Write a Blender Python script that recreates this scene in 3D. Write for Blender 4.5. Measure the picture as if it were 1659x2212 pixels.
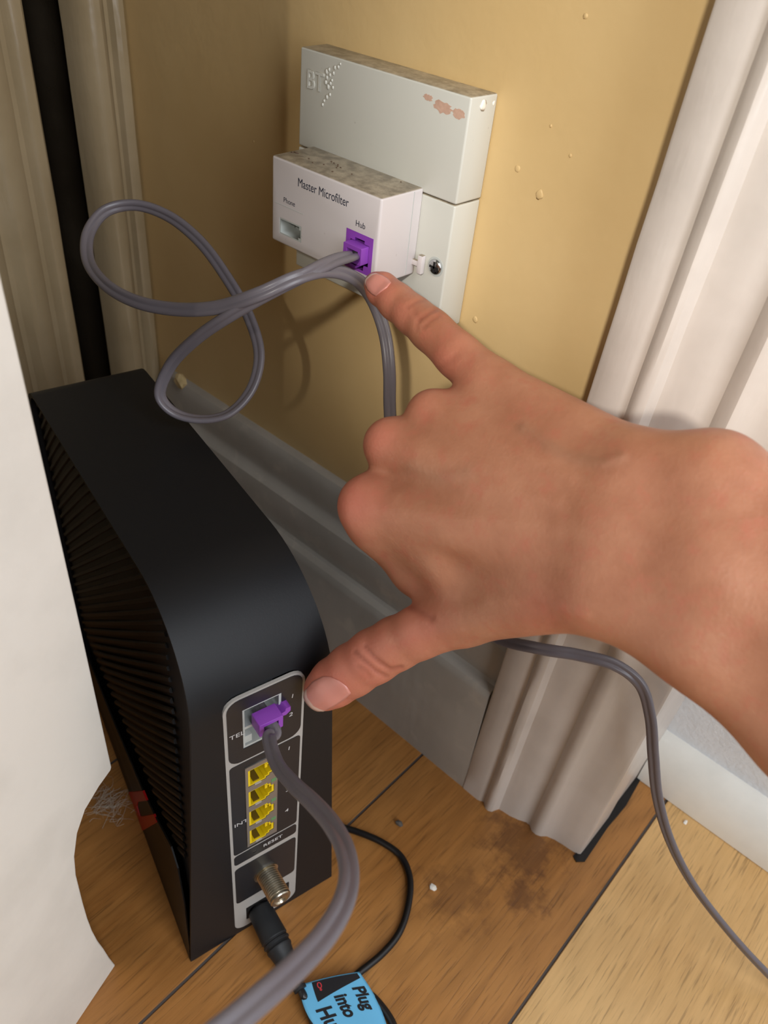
import bpy, bmesh, math, random
import numpy as np
from mathutils import Vector, Matrix
from mathutils.bvhtree import BVHTree

# ------------------------------------------------------------------ scene reset
for _o in list(bpy.data.objects):
    bpy.data.objects.remove(_o)
SC = bpy.context.scene
COL = SC.collection
S = 0.001                                   # everything below is written in millimetres
random.seed(4)
RNG = np.random.default_rng(4)

# ------------------------------------------------------------------ camera
F_PX, CX, CY = 1728.645, 829.5, 1106.0
CAM_R = np.array([[0.73802329, 0.66840757, 0.09248214],
                  [0.4811976, -0.42525288, -0.76655649],
                  [-0.47304386, 0.61023873, -0.63548265]])
CAM_C = np.array([259.231, -261.046, 408.325])
cam_data = bpy.data.cameras.new('camera')
cam = bpy.data.objects.new('camera', cam_data)
COL.objects.link(cam)
cam_data.sensor_fit = 'HORIZONTAL'
cam_data.sensor_width = 5.7
cam_data.lens = F_PX * 5.7 / 1659.0
cam_data.clip_start = 0.005
cam_data.clip_end = 30
cam_data.dof.use_dof = True
cam_data.dof.focus_distance = 0.305
cam_data.dof.aperture_fstop = 3.6
_m = np.eye(4)
_m[:3, 0] = CAM_R[0]; _m[:3, 1] = -CAM_R[1]; _m[:3, 2] = -CAM_R[2]; _m[:3, 3] = CAM_C * S
cam.matrix_world = Matrix(_m.tolist())
SC.camera = cam

# ------------------------------------------------------------------ world, lights, exposure
vs = SC.view_settings
vs.view_transform = 'Standard'
vs.look = 'None'
vs.gamma = 1.0
vs.use_curve_mapping = False
vs.exposure = 0.0

world = bpy.data.worlds.new('room_air')
SC.world = world
world.use_nodes = True
world.node_tree.nodes['Background'].inputs[0].default_value = (1.0, 0.93, 0.86, 1)
world.node_tree.nodes['Background'].inputs[1].default_value = 0.038


def area(name, loc, target, w, h, power, color):
    d = bpy.data.lights.new(name, 'AREA')
    d.shape = 'RECTANGLE'
    d.size = w * S
    d.size_y = h * S
    d.energy = power
    d.color = color
    o = bpy.data.objects.new(name, d)
    COL.objects.link(o)
    o.location = Vector(loc) * S
    o.rotation_euler = (Vector(target) - Vector(loc)).to_track_quat('-Z', 'Y').to_euler()
    return o


sun_d = bpy.data.lights.new('sun_through_opening', 'SUN')
sun_d.energy = 2.45
sun_d.angle = math.radians(3.6)
sun_d.color = (1.0, 0.95, 0.86)
sun = bpy.data.objects.new('sun_through_opening', sun_d)
COL.objects.link(sun)
sun.rotation_euler = Vector((-0.55, 1.0, -0.6)).to_track_quat('-Z', 'Y').to_euler()
area('added_right_daylight', (800, -270, 600), (120, -100, 150), 340, 950, 6.6, (0.91, 0.95, 1.0))  # unseen lamp added to brighten the low right, standing for daylight from there


# ------------------------------------------------------------------ helpers
def lin(c):
    return tuple((x / 255 / 12.92) if x / 255 <= 0.04045 else ((x / 255 + 0.055) / 1.055) ** 2.4 for x in c) + (1.0,)


def at(u, v, d):
    """photo pixel + distance along the lens axis (mm) -> place in the room (mm)"""
    c = np.array([(u - CX) / F_PX * d, (v - CY) / F_PX * d, d])
    return CAM_C + CAM_R.T @ c


def on_plane(u, v, axis, val):
    r = CAM_R.T @ np.array([(u - CX) / F_PX, (v - CY) / F_PX, 1.0])
    return CAM_C + r * (val - CAM_C[axis]) / r[axis]


def link(o, parent=None):
    COL.objects.link(o)
    if parent is not None:
        o.parent = parent
    return o


def tag(o, label=None, cat=None, group=None, kind=None):
    if label: o['label'] = label
    if cat: o['category'] = cat
    if group: o['group'] = group
    if kind: o['kind'] = kind
    return o


def empty(name, loc=(0, 0, 0), rz=0.0):
    o = bpy.data.objects.new(name, None)
    o.empty_display_size = 0.02
    o.location = Vector(loc) * S
    o.rotation_euler = (0, 0, rz)
    return link(o)


def finish(name, bm, mat, parent=None, smooth=False, angle=None):
    me = bpy.data.meshes.new(name)
    for v in bm.verts:
        v.co *= S
    bm.normal_update()
    bm.to_mesh(me)
    bm.free()
    if smooth:
        me.polygons.foreach_set('use_smooth', [True] * len(me.polygons))
        if angle:
            me.set_sharp_from_angle(angle=math.radians(angle))
    if mat: me.materials.append(mat)
    o = bpy.data.objects.new(name, me)
    return link(o, parent)


def pydata(name, verts, faces, mat, parent=None, smooth=False, angle=None):
    me = bpy.data.meshes.new(name)
    me.from_pydata([tuple(float(c) * S for c in v) for v in verts], [], faces)
    me.update()
    if smooth:
        me.polygons.foreach_set('use_smooth', [True] * len(me.polygons))
        if angle:
            me.set_sharp_from_angle(angle=math.radians(angle))
    if mat: me.materials.append(mat)
    return link(bpy.data.objects.new(name, me), parent)


def box(name, x0, x1, y0, y1, z0, z1, mat, parent=None, bev=0.0, seg=2):
    bm = bmesh.new()
    bmesh.ops.create_cube(bm, size=1)
    for v in bm.verts:
        v.co = Vector(((x0 + x1) / 2 + v.co.x * (x1 - x0), (y0 + y1) / 2 + v.co.y * (y1 - y0), (z0 + z1) / 2 + v.co.z * (z1 - z0)))
    if bev:
        bmesh.ops.bevel(bm, geom=list(bm.edges), offset=bev, segments=seg, profile=0.5, affect='EDGES')
    return finish(name, bm, mat, parent, smooth=bool(bev), angle=40)


def prism(name, pts, z0, z1, mat, parent=None, lean=0.0, nz=1, jitter=0.0, smooth=True, angle=35):
    """closed outline in (x, y) raised from z0 to z1, optionally leaning in x"""
    n = len(pts)
    V, Fc = [], []
    for k in range(nz + 1):
        z = z0 + (z1 - z0) * k / nz
        for (x, y) in pts:
            V.append((x + lean * z + (random.uniform(-jitter, jitter) if jitter else 0), y + (random.uniform(-jitter, jitter) if jitter else 0), z))
    for k in range(nz):
        for i in range(n):
            j = (i + 1) % n
            Fc.append((k * n + i, k * n + j, (k + 1) * n + j, (k + 1) * n + i))
    Fc.append(tuple(range(n - 1, -1, -1)))
    Fc.append(tuple(nz * n + i for i in range(n)))
    o = pydata(name, V, Fc, mat, parent, smooth, angle)
    bm = bmesh.new(); bm.from_mesh(o.data); bmesh.ops.recalc_face_normals(bm, faces=bm.faces); bm.to_mesh(o.data); bm.free()
    return o


def extrude_x(name, prof, x0, x1, mat, parent=None):
    """closed outline in (y, z) run along x"""
    n = len(prof)
    V = [(x0, y, z) for y, z in prof] + [(x1, y, z) for y, z in prof]
    Fc = [(i, (i + 1) % n, n + (i + 1) % n, n + i) for i in range(n)]
    Fc += [tuple(range(n - 1, -1, -1)), tuple(range(n, 2 * n))]
    o = pydata(name, V, Fc, mat, parent, True, 35)
    bm = bmesh.new(); bm.from_mesh(o.data); bmesh.ops.recalc_face_normals(bm, faces=bm.faces); bm.to_mesh(o.data); bm.free()
    return o


def from_curve(name, cu, mat, parent, mtx):
    tmp = bpy.data.objects.new('tmp', cu)
    COL.objects.link(tmp)
    dg = bpy.context.evaluated_depsgraph_get()
    dg.update()
    me = bpy.data.meshes.new_from_object(tmp.evaluated_get(dg))
    bpy.data.objects.remove(tmp)
    bpy.data.curves.remove(cu)
    me.transform(Matrix.Scale(S, 4))
    me.name = name
    me.materials.clear()
    me.materials.append(mat)
    o = link(bpy.data.objects.new(name, me), parent)
    m = mtx.copy()
    m.translation = m.translation * S
    o.matrix_local = m
    return o


def rrect(x0, x1, y0, y1, r=0.0, seg=5):
    if r <= 0:
        return [(x0, y0), (x1, y0), (x1, y1), (x0, y1)]
    out = []
    for (cx, cy, a0) in ((x1 - r, y0 + r, -90), (x1 - r, y1 - r, 0), (x0 + r, y1 - r, 90), (x0 + r, y0 + r, 180)):
        for k in range(seg + 1):
            a = math.radians(a0 + 90 * k / seg)
            out.append((cx + r * math.cos(a), cy + r * math.sin(a)))
    return out


def shape(name, loops, thick, mat, parent, mtx, bev=0.0):
    """flat piece with holes; local x,y in its plane, front face at +thick"""
    cu = bpy.data.curves.new('c', 'CURVE')
    cu.dimensions = '2D'
    cu.fill_mode = 'BOTH'
    cu.extrude = thick / 2
    cu.bevel_depth = bev
    for lp in loops:
        sp = cu.splines.new('POLY')
        sp.points.add(len(lp) - 1)
        for p, (x, y) in zip(sp.points, lp):
            p.co = (x, y, 0, 1)
        sp.use_cyclic_u = True
    return from_curve(name, cu, mat, parent, mtx @ Matrix.Translation((0, 0, thick / 2)))


def text(name, body, size, mat, parent, mtx, align='LEFT', bold=0.0, sx=1.0, shear=0.0, thick=0.05, spacing=1.0, heavy=0.0):
    cu = bpy.data.curves.new('t', 'FONT')
    cu.body = body
    cu.size = size
    cu.align_x = align
    cu.align_y = 'CENTER'
    cu.offset = bold
    cu.extrude = thick
    cu.shear = shear
    cu.space_character = spacing
    o = from_curve(name, cu, mat, parent, mtx @ Matrix.Diagonal((sx, 1, 1, 1)))
    if heavy:                                   # thicker strokes: the same letters laid again a hair to the side
        bm = bmesh.new(); bm.from_mesh(o.data)
        for d in (Vector((heavy, 0, 0)), Vector((heavy * 0.5, heavy * 0.35, 0))):
            g = bmesh.ops.duplicate(bm, geom=list(bm.verts[:]) + list(bm.edges[:]) + list(bm.faces[:])) if d.x == heavy else None
            if g: bmesh.ops.translate(bm, vec=d * S, verts=[v for v in g['geom'] if isinstance(v, bmesh.types.BMVert)])
        bm.to_mesh(o.data); bm.free()
    return o


def apply_bool(o, cutter, op='DIFFERENCE'):
    md = o.modifiers.new('b', 'BOOLEAN')
    md.operation = op
    md.object = cutter
    md.solver = 'EXACT'
    dg = bpy.context.evaluated_depsgraph_get()
    dg.update()
    me = bpy.data.meshes.new_from_object(o.evaluated_get(dg))
    o.modifiers.clear()
    o.data = me
    bpy.data.objects.remove(cutter)
    return o


def smooth_by(o, ang):
    me = o.data
    me.polygons.foreach_set('use_smooth', [True] * len(me.polygons))
    me.set_sharp_from_angle(angle=math.radians(ang))


def catmull(P, m=10):
    P = np.asarray(P, float)
    Q = np.vstack([2 * P[0] - P[1], P, 2 * P[-1] - P[-2]])
    out = []
    for i in range(1, len(Q) - 2):
        p0, p1, p2, p3 = Q[i - 1], Q[i], Q[i + 1], Q[i + 2]
        d = [max(np.linalg.norm((b - a)[:3]), 1e-6) ** 0.5 for a, b in ((p0, p1), (p1, p2), (p2, p3))]
        t0 = 0; t1 = d[0]; t2 = t1 + d[1]; t3 = t2 + d[2]
        for k in range(m):
            t = t1 + (t2 - t1) * k / m
            a1 = (t1 - t) / (t1 - t0) * p0 + (t - t0) / (t1 - t0) * p1
            a2 = (t2 - t) / (t2 - t1) * p1 + (t - t1) / (t2 - t1) * p2
            a3 = (t3 - t) / (t3 - t2) * p2 + (t - t2) / (t3 - t2) * p3
            b1 = (t2 - t) / (t2 - t0) * a1 + (t - t0) / (t2 - t0) * a2
            b2 = (t3 - t) / (t3 - t1) * a2 + (t - t1) / (t3 - t1) * a3
            out.append((t2 - t) / (t2 - t1) * b1 + (t - t1) / (t2 - t1) * b2)
    out.append(P[-1])
    return np.array(out)


def sweep(name, C, N, prof, mat, parent=None, scale=None):
    """outline prof (a along N, b across) carried along centre line C"""
    C = np.asarray(C, float)
    T = np.gradient(C, axis=0)
    T /= np.linalg.norm(T, axis=1)[:, None]
    V, Fc = [], []
    m = len(prof)
    for i in range(len(C)):
        n = N[i] - T[i] * (N[i] @ T[i])
        n /= np.linalg.norm(n)
        b = np.cross(T[i], n)
        k = 1.0 if scale is None else scale[i]
        for (pn, pb) in prof:
            V.append(C[i] + (n * pn + b * pb) * k)
    for i in range(len(C) - 1):
        for j in range(m):
            Fc.append((i * m + j, i * m + (j + 1) % m, (i + 1) * m + (j + 1) % m, (i + 1) * m + j))
    Fc.append(tuple(range(m - 1, -1, -1)))
    Fc.append(tuple((len(C) - 1) * m + j for j in range(m)))
    return pydata(name, V, Fc, mat, parent, True, 60)


def lathe(name, prof, mat, parent, mtx, seg=32, angle=40):
    """prof: (distance along local z, radius)"""
    V, Fc = [], []
    for (z, r) in prof:
        for k in range(seg):
            a = 2 * math.pi * k / seg
            V.append((r * math.cos(a), r * math.sin(a), z))
    for i in range(len(prof) - 1):
        for k in range(seg):
            Fc.append((i * seg + k, i * seg + (k + 1) % seg, (i + 1) * seg + (k + 1) % seg, (i + 1) * seg + k))
    Fc.append(tuple(range(seg - 1, -1, -1)))
    Fc.append(tuple((len(prof) - 1) * seg + k for k in range(seg)))
    o = pydata(name, V, Fc, mat, parent, True, angle)
    m = mtx.copy(); m.translation = m.translation * S
    o.matrix_local = m
    return o


# ------------------------------------------------------------------ materials
def new_mat(name, color, rough=0.5, metallic=0.0, spec=0.5):
    m = bpy.data.materials.new(name)
    m.use_nodes = True
    nt = m.node_tree
    b = nt.nodes['Principled BSDF']
    b.inputs['Base Color'].default_value = lin(color)
    b.inputs['Roughness'].default_value = rough
    b.inputs['Metallic'].default_value = metallic
    b.inputs['Specular IOR Level'].default_value = spec
    return m, nt, b


def coords(nt, scale=(1, 1, 1), kind='Object'):
    tc = nt.nodes.new('ShaderNodeTexCoord')
    mp = nt.nodes.new('ShaderNodeMapping')
    mp.inputs['Scale'].default_value = scale
    nt.links.new(tc.outputs[kind], mp.inputs['Vector'])
    return mp.outputs['Vector']


def noise(nt, vec, scale, detail=4, rough=0.55, dist=0.0):
    n = nt.nodes.new('ShaderNodeTexNoise')
    n.inputs['Scale'].default_value = scale
    n.inputs['Detail'].default_value = detail
    n.inputs['Roughness'].default_value = rough
    n.inputs['Distortion'].default_value = dist
    nt.links.new(vec, n.inputs['Vector'])
    return n.outputs['Fac']


def ramp(nt, fac, stops):
    r = nt.nodes.new('ShaderNodeValToRGB')
    el = r.color_ramp.elements
    while len(el) > len(stops): el.remove(el[-1])
    while len(el) < len(stops): el.new(0.5)
    for e, (p, c) in zip(el, stops):
        e.position = p
        e.color = c if len(c) == 4 else lin(c)
    nt.links.new(fac, r.inputs['Fac'])
    return r.outputs['Color']


def mix(nt, fac, a, b, mode='MIX'):
    n = nt.nodes.new('ShaderNodeMix')
    n.data_type = 'RGBA'
    n.blend_type = mode
    for sock, val in ((n.inputs[0], fac), (n.inputs[6], a), (n.inputs[7], b)):
        if hasattr(val, 'is_linked') or hasattr(val, 'links'):
            nt.links.new(val, sock)
        elif isinstance(val, (int, float)):
            sock.default_value = val
        else:
            sock.default_value = val if len(val) == 4 else lin(val)
    return n.outputs[2]


def math_node(nt, op, a, b=None):
    n = nt.nodes.new('ShaderNodeMath')
    n.operation = op
    for i, val in enumerate((a, b)):
        if val is None: continue
        if isinstance(val, (int, float)): n.inputs[i].default_value = val
        else: nt.links.new(val, n.inputs[i])
    return n.outputs[0]


def bump(nt, b, height, strength=0.3, dist=0.0005, chain=None):
    n = nt.nodes.new('ShaderNodeBump')
    n.inputs['Strength'].default_value = strength
    n.inputs['Distance'].default_value = dist
    nt.links.new(height, n.inputs['Height'])
    if chain is not None: nt.links.new(chain, n.inputs['Normal'])
    nt.links.new(n.outputs['Normal'], b.inputs['Normal'])
    return n.outputs['Normal']


W0 = (0, 0, 0, 1); W1 = (1, 1, 1, 1)


def mat_wall():
    m, nt, b = new_mat('ochre_wall_paint', (212, 182, 130), 0.42, spec=0.35)
    v = coords(nt)
    c = mix(nt, ramp(nt, noise(nt, v, 9, 5), [(0.35, W0), (0.7, W1)]), (206, 175, 122), (215, 186, 135))
    nt.links.new(c, b.inputs['Base Color'])
    n1 = bump(nt, b, noise(nt, v, 330, 3, 0.6), 0.16, 0.0006)
    vo = nt.nodes.new('ShaderNodeTexVoronoi'); vo.inputs['Scale'].default_value = 42
    nt.links.new(v, vo.inputs['Vector'])
    sp = ramp(nt, vo.outputs['Distance'], [(0.0, W1), (0.085, W0)])
    gate = ramp(nt, noise(nt, v, 24, 2), [(0.52, W0), (0.6, W1)])
    n2 = bump(nt, b, math_node(nt, 'MULTIPLY', sp, gate), 0.5, 0.0009, n1)
    bump(nt, b, noise(nt, v, 16, 3), 0.35, 0.0025, n2)
    return m


def mat_gloss_white(name, col, rough=0.28, yellow=None, streak=0.25):
    m, nt, b = new_mat(name, col, rough)
    v = coords(nt, (1, 1, 0.16))
    v2 = coords(nt)
    d = tuple(max(0, c - 14) for c in col)
    c = mix(nt, ramp(nt, noise(nt, v2, 26, 5), [(0.4, W0), (0.75, W1)]), col, d)
    if yellow:
        c = mix(nt, ramp(nt, noise(nt, v2, 60, 5), [(0.58, W0), (0.72, W1)]), c, yellow)
    nt.links.new(c, b.inputs['Base Color'])
    n1 = bump(nt, b, noise(nt, v, 190, 3), streak, 0.0006)
    bump(nt, b, noise(nt, v2, 45, 4), 0.25, 0.0012, n1)
    return m


def mat_wood(name, dark, light, ringamt):
    m, nt, b = new_mat(name, dark, 0.36)
    oi = nt.nodes.new('ShaderNodeObjectInfo')
    tc = nt.nodes.new('ShaderNodeTexCoord')
    off = nt.nodes.new('ShaderNodeVectorMath'); off.operation = 'ADD'
    cmb = nt.nodes.new('ShaderNodeCombineXYZ')
    nt.links.new(math_node(nt, 'MULTIPLY', oi.outputs['Random'], 3.7), cmb.inputs[0])
    nt.links.new(math_node(nt, 'MULTIPLY', oi.outputs['Random'], 9.1), cmb.inputs[1])
    nt.links.new(tc.outputs['Object'], off.inputs[0]); nt.links.new(cmb.outputs[0], off.inputs[1])
    def mp(s):
        q = nt.nodes.new('ShaderNodeMapping'); q.inputs['Scale'].default_value = s
        nt.links.new(off.outputs[0], q.inputs['Vector']); return q.outputs['Vector']
    # growth rings bent into flames by low noise, then fine pores along the board
    warp = noise(nt, mp((1, 0.22, 1)), 16, 3, 0.5)
    ring = math_node(nt, 'SINE', math_node(nt, 'MULTIPLY', warp, 95.0))
    ringf = ramp(nt, math_node(nt, 'MULTIPLY_ADD', ring, 0.5) if False else math_node(nt, 'ADD', math_node(nt, 'MULTIPLY', ring, 0.5), 0.5), [(0.0, W0), (1.0, W1)])
    fibre = noise(nt, mp((1, 0.045, 1)), 420, 4, 0.65)
    pores = ramp(nt, noise(nt, mp((1, 0.045, 1)), 900, 3, 0.6), [(0.54, W0), (0.68, W1)])
    tone = noise(nt, mp((1, 0.5, 1)), 14, 4, 0.6)
    c = mix(nt, ramp(nt, tone, [(0.3, W0), (0.7, W1)]), dark, light)
    c = mix(nt, math_node(nt, 'MULTIPLY', ringf, ringamt), c, tuple(int(q * 0.78) for q in dark))
    c = mix(nt, math_node(nt, 'MULTIPLY', ramp(nt, fibre, [(0.35, W0), (0.65, W1)]), 0.30), c, tuple(min(255, int(q * 1.1)) for q in light))
    c = mix(nt, math_node(nt, 'MULTIPLY', pores, 0.5), c, tuple(int(q * 0.6) for q in dark))
    # dirt specks and the scuffed, stained patch by the foot of the door frame
    v = coords(nt)
    speck = ramp(nt, noise(nt, v, 120, 2, 0.5), [(0.76, W0), (0.80, W1)])
    c = mix(nt, math_node(nt, 'MULTIPLY', speck, 0.8), c, (52, 32, 18))
    geo = nt.nodes.new('ShaderNodeNewGeometry')
    for (sx, sy, rad, amt) in ((0.196, -0.022, 0.026, 0.75), (0.213, -0.045, 0.014, 0.8), (0.188, -0.070, 0.022, 0.5)):
        dd = nt.nodes.new('ShaderNodeVectorMath'); dd.operation = 'DISTANCE'
        nt.links.new(geo.outputs['Position'], dd.inputs[0]); dd.inputs[1].default_value = (sx, sy, 0)
        wob = math_node(nt, 'MULTIPLY', math_node(nt, 'SUBTRACT', noise(nt, v, 90, 4, 0.65), 0.5), rad * 2.6)
        k = ramp(nt, math_node(nt, 'DIVIDE', math_node(nt, 'ADD', dd.outputs['Value'], wob), rad), [(0.35, W1), (0.9, W0)])
        c = mix(nt, math_node(nt, 'MULTIPLY', k, amt * 0.75), c, (84, 50, 30))
    nt.links.new(c, b.inputs['Base Color'])
    rr = ramp(nt, tone, [(0.3, (0.30, 0.30, 0.30, 1)), (0.8, (0.46, 0.46, 0.46, 1))])
    nt.links.new(rr, b.inputs['Roughness'])
    bump(nt, b, math_node(nt, 'SUBTRACT', fibre, math_node(nt, 'MULTIPLY', pores, 0.6)), 0.22, 0.0004)
    return m


def mat_dusty_plastic(name, col, rough=0.38):
    """white moulded plastic that carries grey dust on its upward faces"""
    m, nt, b = new_mat(name, col, rough)
    v = coords(nt)
    geo = nt.nodes.new('ShaderNodeNewGeometry')
    sep = nt.nodes.new('ShaderNodeSeparateXYZ')
    nt.links.new(geo.outputs['Normal'], sep.inputs[0])
    up = ramp(nt, sep.outputs['Z'], [(0.6, W0), (0.9, W1)])
    blot = ramp(nt, noise(nt, v, 210, 5, 0.7), [(0.32, W0), (0.62, W1)])
    dust = mix(nt, blot, (170, 156, 132), (116, 104, 84))
    c = mix(nt, math_node(nt, 'MULTIPLY', up, 0.95), col, dust)
    sp = ramp(nt, noise(nt, v, 520, 2), [(0.72, W0), (0.78, W1)])
    c = mix(nt, math_node(nt, 'MULTIPLY', sp, 0.25), c, (120, 110, 90))
    nt.links.new(c, b.inputs['Base Color'])
    bump(nt, b, noise(nt, v, 600, 3), 0.05, 0.0003)
    return m


def mat_skin():
    m, nt, b = new_mat('skin', (190, 130, 100), 0.46, spec=0.4)
    v = coords(nt)
    at_ = nt.nodes.new('ShaderNodeVertexColor'); at_.layer_name = 'tint'
    sep = nt.nodes.new('ShaderNodeSeparateColor')
    nt.links.new(at_.outputs['Color'], sep.inputs[0])
    base = mix(nt, ramp(nt, noise(nt, v, 48, 5, 0.6), [(0.35, W0), (0.68, W1)]), (162, 106, 79), (181, 126, 97))
    base = mix(nt, ramp(nt, noise(nt, v, 150, 4, 0.65), [(0.52, W0), (0.75, W1)]), base, (176, 108, 84))
    c = mix(nt, sep.outputs[0], base, (206, 118, 100))
    c = mix(nt, sep.outputs[1], c, (150, 112, 88))
    c = mix(nt, sep.outputs[2], c, (150, 84, 66))
    nt.links.new(c, b.inputs['Base Color'])
    b.inputs['Subsurface Weight'].default_value = 0.16
    b.inputs['Subsurface Radius'].default_value = (1.0, 0.38, 0.22)
    b.inputs['Subsurface Scale'].default_value = 0.0035
    vo = nt.nodes.new('ShaderNodeTexVoronoi'); vo.inputs['Scale'].default_value = 900
    nt.links.new(v, vo.inputs['Vector'])
    n1 = bump(nt, b, vo.outputs['Distance'], 0.16, 0.0003)
    bump(nt, b, noise(nt, v, 260, 4, 0.6), 0.16, 0.0006, n1)
    return m


def mat_simple_bump(name, col, rough, scale, strength, dist=0.0003, metallic=0.0, var=0.0, spec=0.5):
    m, nt, b = new_mat(name, col, rough, metallic, spec)
    v = coords(nt)
    if var:
        d = tuple(max(0, c - var) for c in col)
        nt.links.new(mix(nt, ramp(nt, noise(nt, v, scale * 0.2, 4), [(0.35, W0), (0.7, W1)]), col, d), b.inputs['Base Color'])
    bump(nt, b, noise(nt, v, scale, 3), strength, dist)
    return m


M = {}
M['wall'] = mat_wall()
M['trim'] = mat_gloss_white('white_gloss_trim', (202, 192, 183), 0.3)
M['old_trim'] = mat_gloss_white('cream_gloss_trim', (160, 142, 112), 0.22, streak=0.45)
M['jamb_shade'] = mat_gloss_white('shade_gloss_jamb', (44, 38, 30), 0.25)  # shade inside the left gap, put into the colour of jamb and back
M['panel'] = mat_gloss_white('white_board_paint', (230, 224, 214), 0.5, streak=0.1)
M['base'] = mat_gloss_white('skirting_paint', (178, 172, 163), 0.32, yellow=(190, 182, 170))
M['door'] = mat_simple_bump('white_textured_door', (226, 230, 234), 0.4, 420, 0.5, 0.0009, var=10)
M['bead'] = mat_gloss_white('white_bead_paint', (236, 234, 226), 0.2, streak=0.05)
M['wood'] = mat_wood('amber_oak', (154, 100, 47), (180, 127, 69), 0.34)
M['pale_wood'] = mat_wood('pale_oak', (202, 156, 96), (222, 182, 124), 0.14)
M['black_gap'] = new_mat('black_strip', (16, 15, 16), 0.35)[0]
M['subfloor'] = new_mat('grey_joint_filler', (92, 84, 80), 0.8)[0]
M['plate'] = mat_dusty_plastic('white_socket_plastic', (201, 200, 191))
M['filter'] = mat_dusty_plastic('white_filter_plastic', (211, 203, 202))
M['ink'] = new_mat('navy_print', (38, 44, 62), 0.5)[0]
M['purple'] = new_mat('purple_plastic', (142, 70, 178), 0.38)[0]
M['port_grey'] = new_mat('grey_white_port', (186, 190, 186), 0.5)[0]
M['steel'] = new_mat('steel', (190, 192, 192), 0.22, 1.0)[0]
M['flake'] = mat_simple_bump('bare_plaster', (206, 170, 150), 0.8, 900, 0.4, var=18)
M['white_chip'] = new_mat('white_paint_blob', (240, 236, 226), 0.45)[0]
M['crumb'] = new_mat('dark_crumb', (92, 70, 54), 0.8)[0]
M['cable'] = mat_simple_bump('grey_cable_sheath', (106, 100, 105), 0.33, 500, 0.05)
M['black'] = mat_simple_bump('black_router_plastic', (20, 21, 24), 0.5, 1500, 0.12, 0.0002, spec=0.3)
M['black_side'] = mat_simple_bump('black_grille_plastic', (10, 10, 12), 0.5, 1800, 0.1, 0.0002)
M['rib'] = new_mat('brown_black_rib', (25, 21, 20), 0.5)[0]
M['inlay'] = mat_simple_bump('dark_satin_inlay', (30, 31, 35), 0.4, 900, 0.05)
M['silver'] = new_mat('silver_satin', (176, 174, 170), 0.42, 0.1)[0]
M['print'] = new_mat('silver_print', (206, 206, 206), 0.5)[0]
M['yellow'] = new_mat('yellow_jack', (236, 204, 20), 0.35)[0]
M['metal'] = new_mat('jack_cage_metal', (168, 162, 154), 0.38, 0.75)[0]
M['led'] = new_mat('green_lens', (96, 142, 96), 0.3)[0]
M['hole'] = new_mat('port_darkness', (10, 9, 9), 0.7)[0]
M['contact'] = new_mat('brown_contact_block', (96, 76, 14), 0.5)[0]
M['nickel'] = new_mat('nickel_thread', (204, 196, 178), 0.28, 1.0)[0]
M['rubber'] = mat_simple_bump('black_rubber', (26, 28, 31), 0.55, 900, 0.1)
M['cord'] = new_mat('black_cord', (20, 20, 22), 0.32)[0]
M['red'] = new_mat('red_plastic', (205, 10, 22), 0.4)[0]
M['blue'] = new_mat('blue_paper', (110, 192, 236), 0.55)[0]
M['blue_ink'] = new_mat('black_label_ink', (26, 26, 32), 0.5)[0]
M['red_ink'] = new_mat('red_label_ink', (214, 60, 70), 0.5)[0]
M['skin'] = mat_skin()
M['nail'] = new_mat('nail', (208, 138, 124), 0.3)[0]
M['nail_tip'] = new_mat('nail_tip', (226, 192, 176), 0.35)[0]
M['dust'] = new_mat('grey_dust', (196, 182, 164), 0.9)[0]
M['grit'] = mat_simple_bump('grey_grit', (96, 90, 84), 0.8, 800, 0.5)
M['plaster'] = mat_simple_bump('crumbled_plaster', (210, 186, 138), 0.9, 700, 0.6, var=30)
for k, wgt in (('nail', 0.1),):
    M[k].node_tree.nodes['Principled BSDF'].inputs['Subsurface Weight'].default_value = wgt
    M[k].node_tree.nodes['Principled BSDF'].inputs['Subsurface Scale'].default_value = 0.002

# ------------------------------------------------------------------ structure: floor, walls, trims
floor = box('floor', -420, 1000, -1600, 80, -30, -0.9, M['subfloor'])
tag(floor, kind='structure', label='oak plank floor running up to the ochre wall')
edges = [-359, -239, -119, 1, 121, 241, 361, 481, 601]
for i in range(len(edges) - 1):
    g = 0.7
    box('plank', edges[i] + g, edges[i + 1] - g, -1600, 78, -0.9, 0.0, M['pale_wood'] if edges[i] in (241, 481) else M['wood'], floor, bev=0.35, seg=1)
# black strip for the gap around the foot of the door lining
prism('gap_strip', [(219.5, -8), (222.5, -9.5), (225.8, -6), (224.8, 20), (225.6, 40), (223.6, 61), (221, 61), (220.5, 0)], 0.0, 0.9, M['black_gap'], floor, nz=1)

# unseen wall added behind the viewer, its opening shaped to cut the sun beam
wf = empty('sun_mask_wall', (0, -1600, 0))
tag(wf, kind='structure', label='unseen wall added behind the viewer, opening shaped to cut the sun beam')
for (x0, x1, z0, z1) in ((-900, 902, 0, 2500), (902, 1600, 0, 1172), (902, 1600, 2150, 2500), (1600, 2600, 0, 2500)):
    box('sun_mask_piece', x0, x1, -60, 0, z0, z1, M['wall'], wf)

wall_back = box('wall_back', -260, 213, 0, 78, 0, 1000, M['wall'])
tag(wall_back, kind='structure', label='ochre painted wall with bumps and filled spots')

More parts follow.
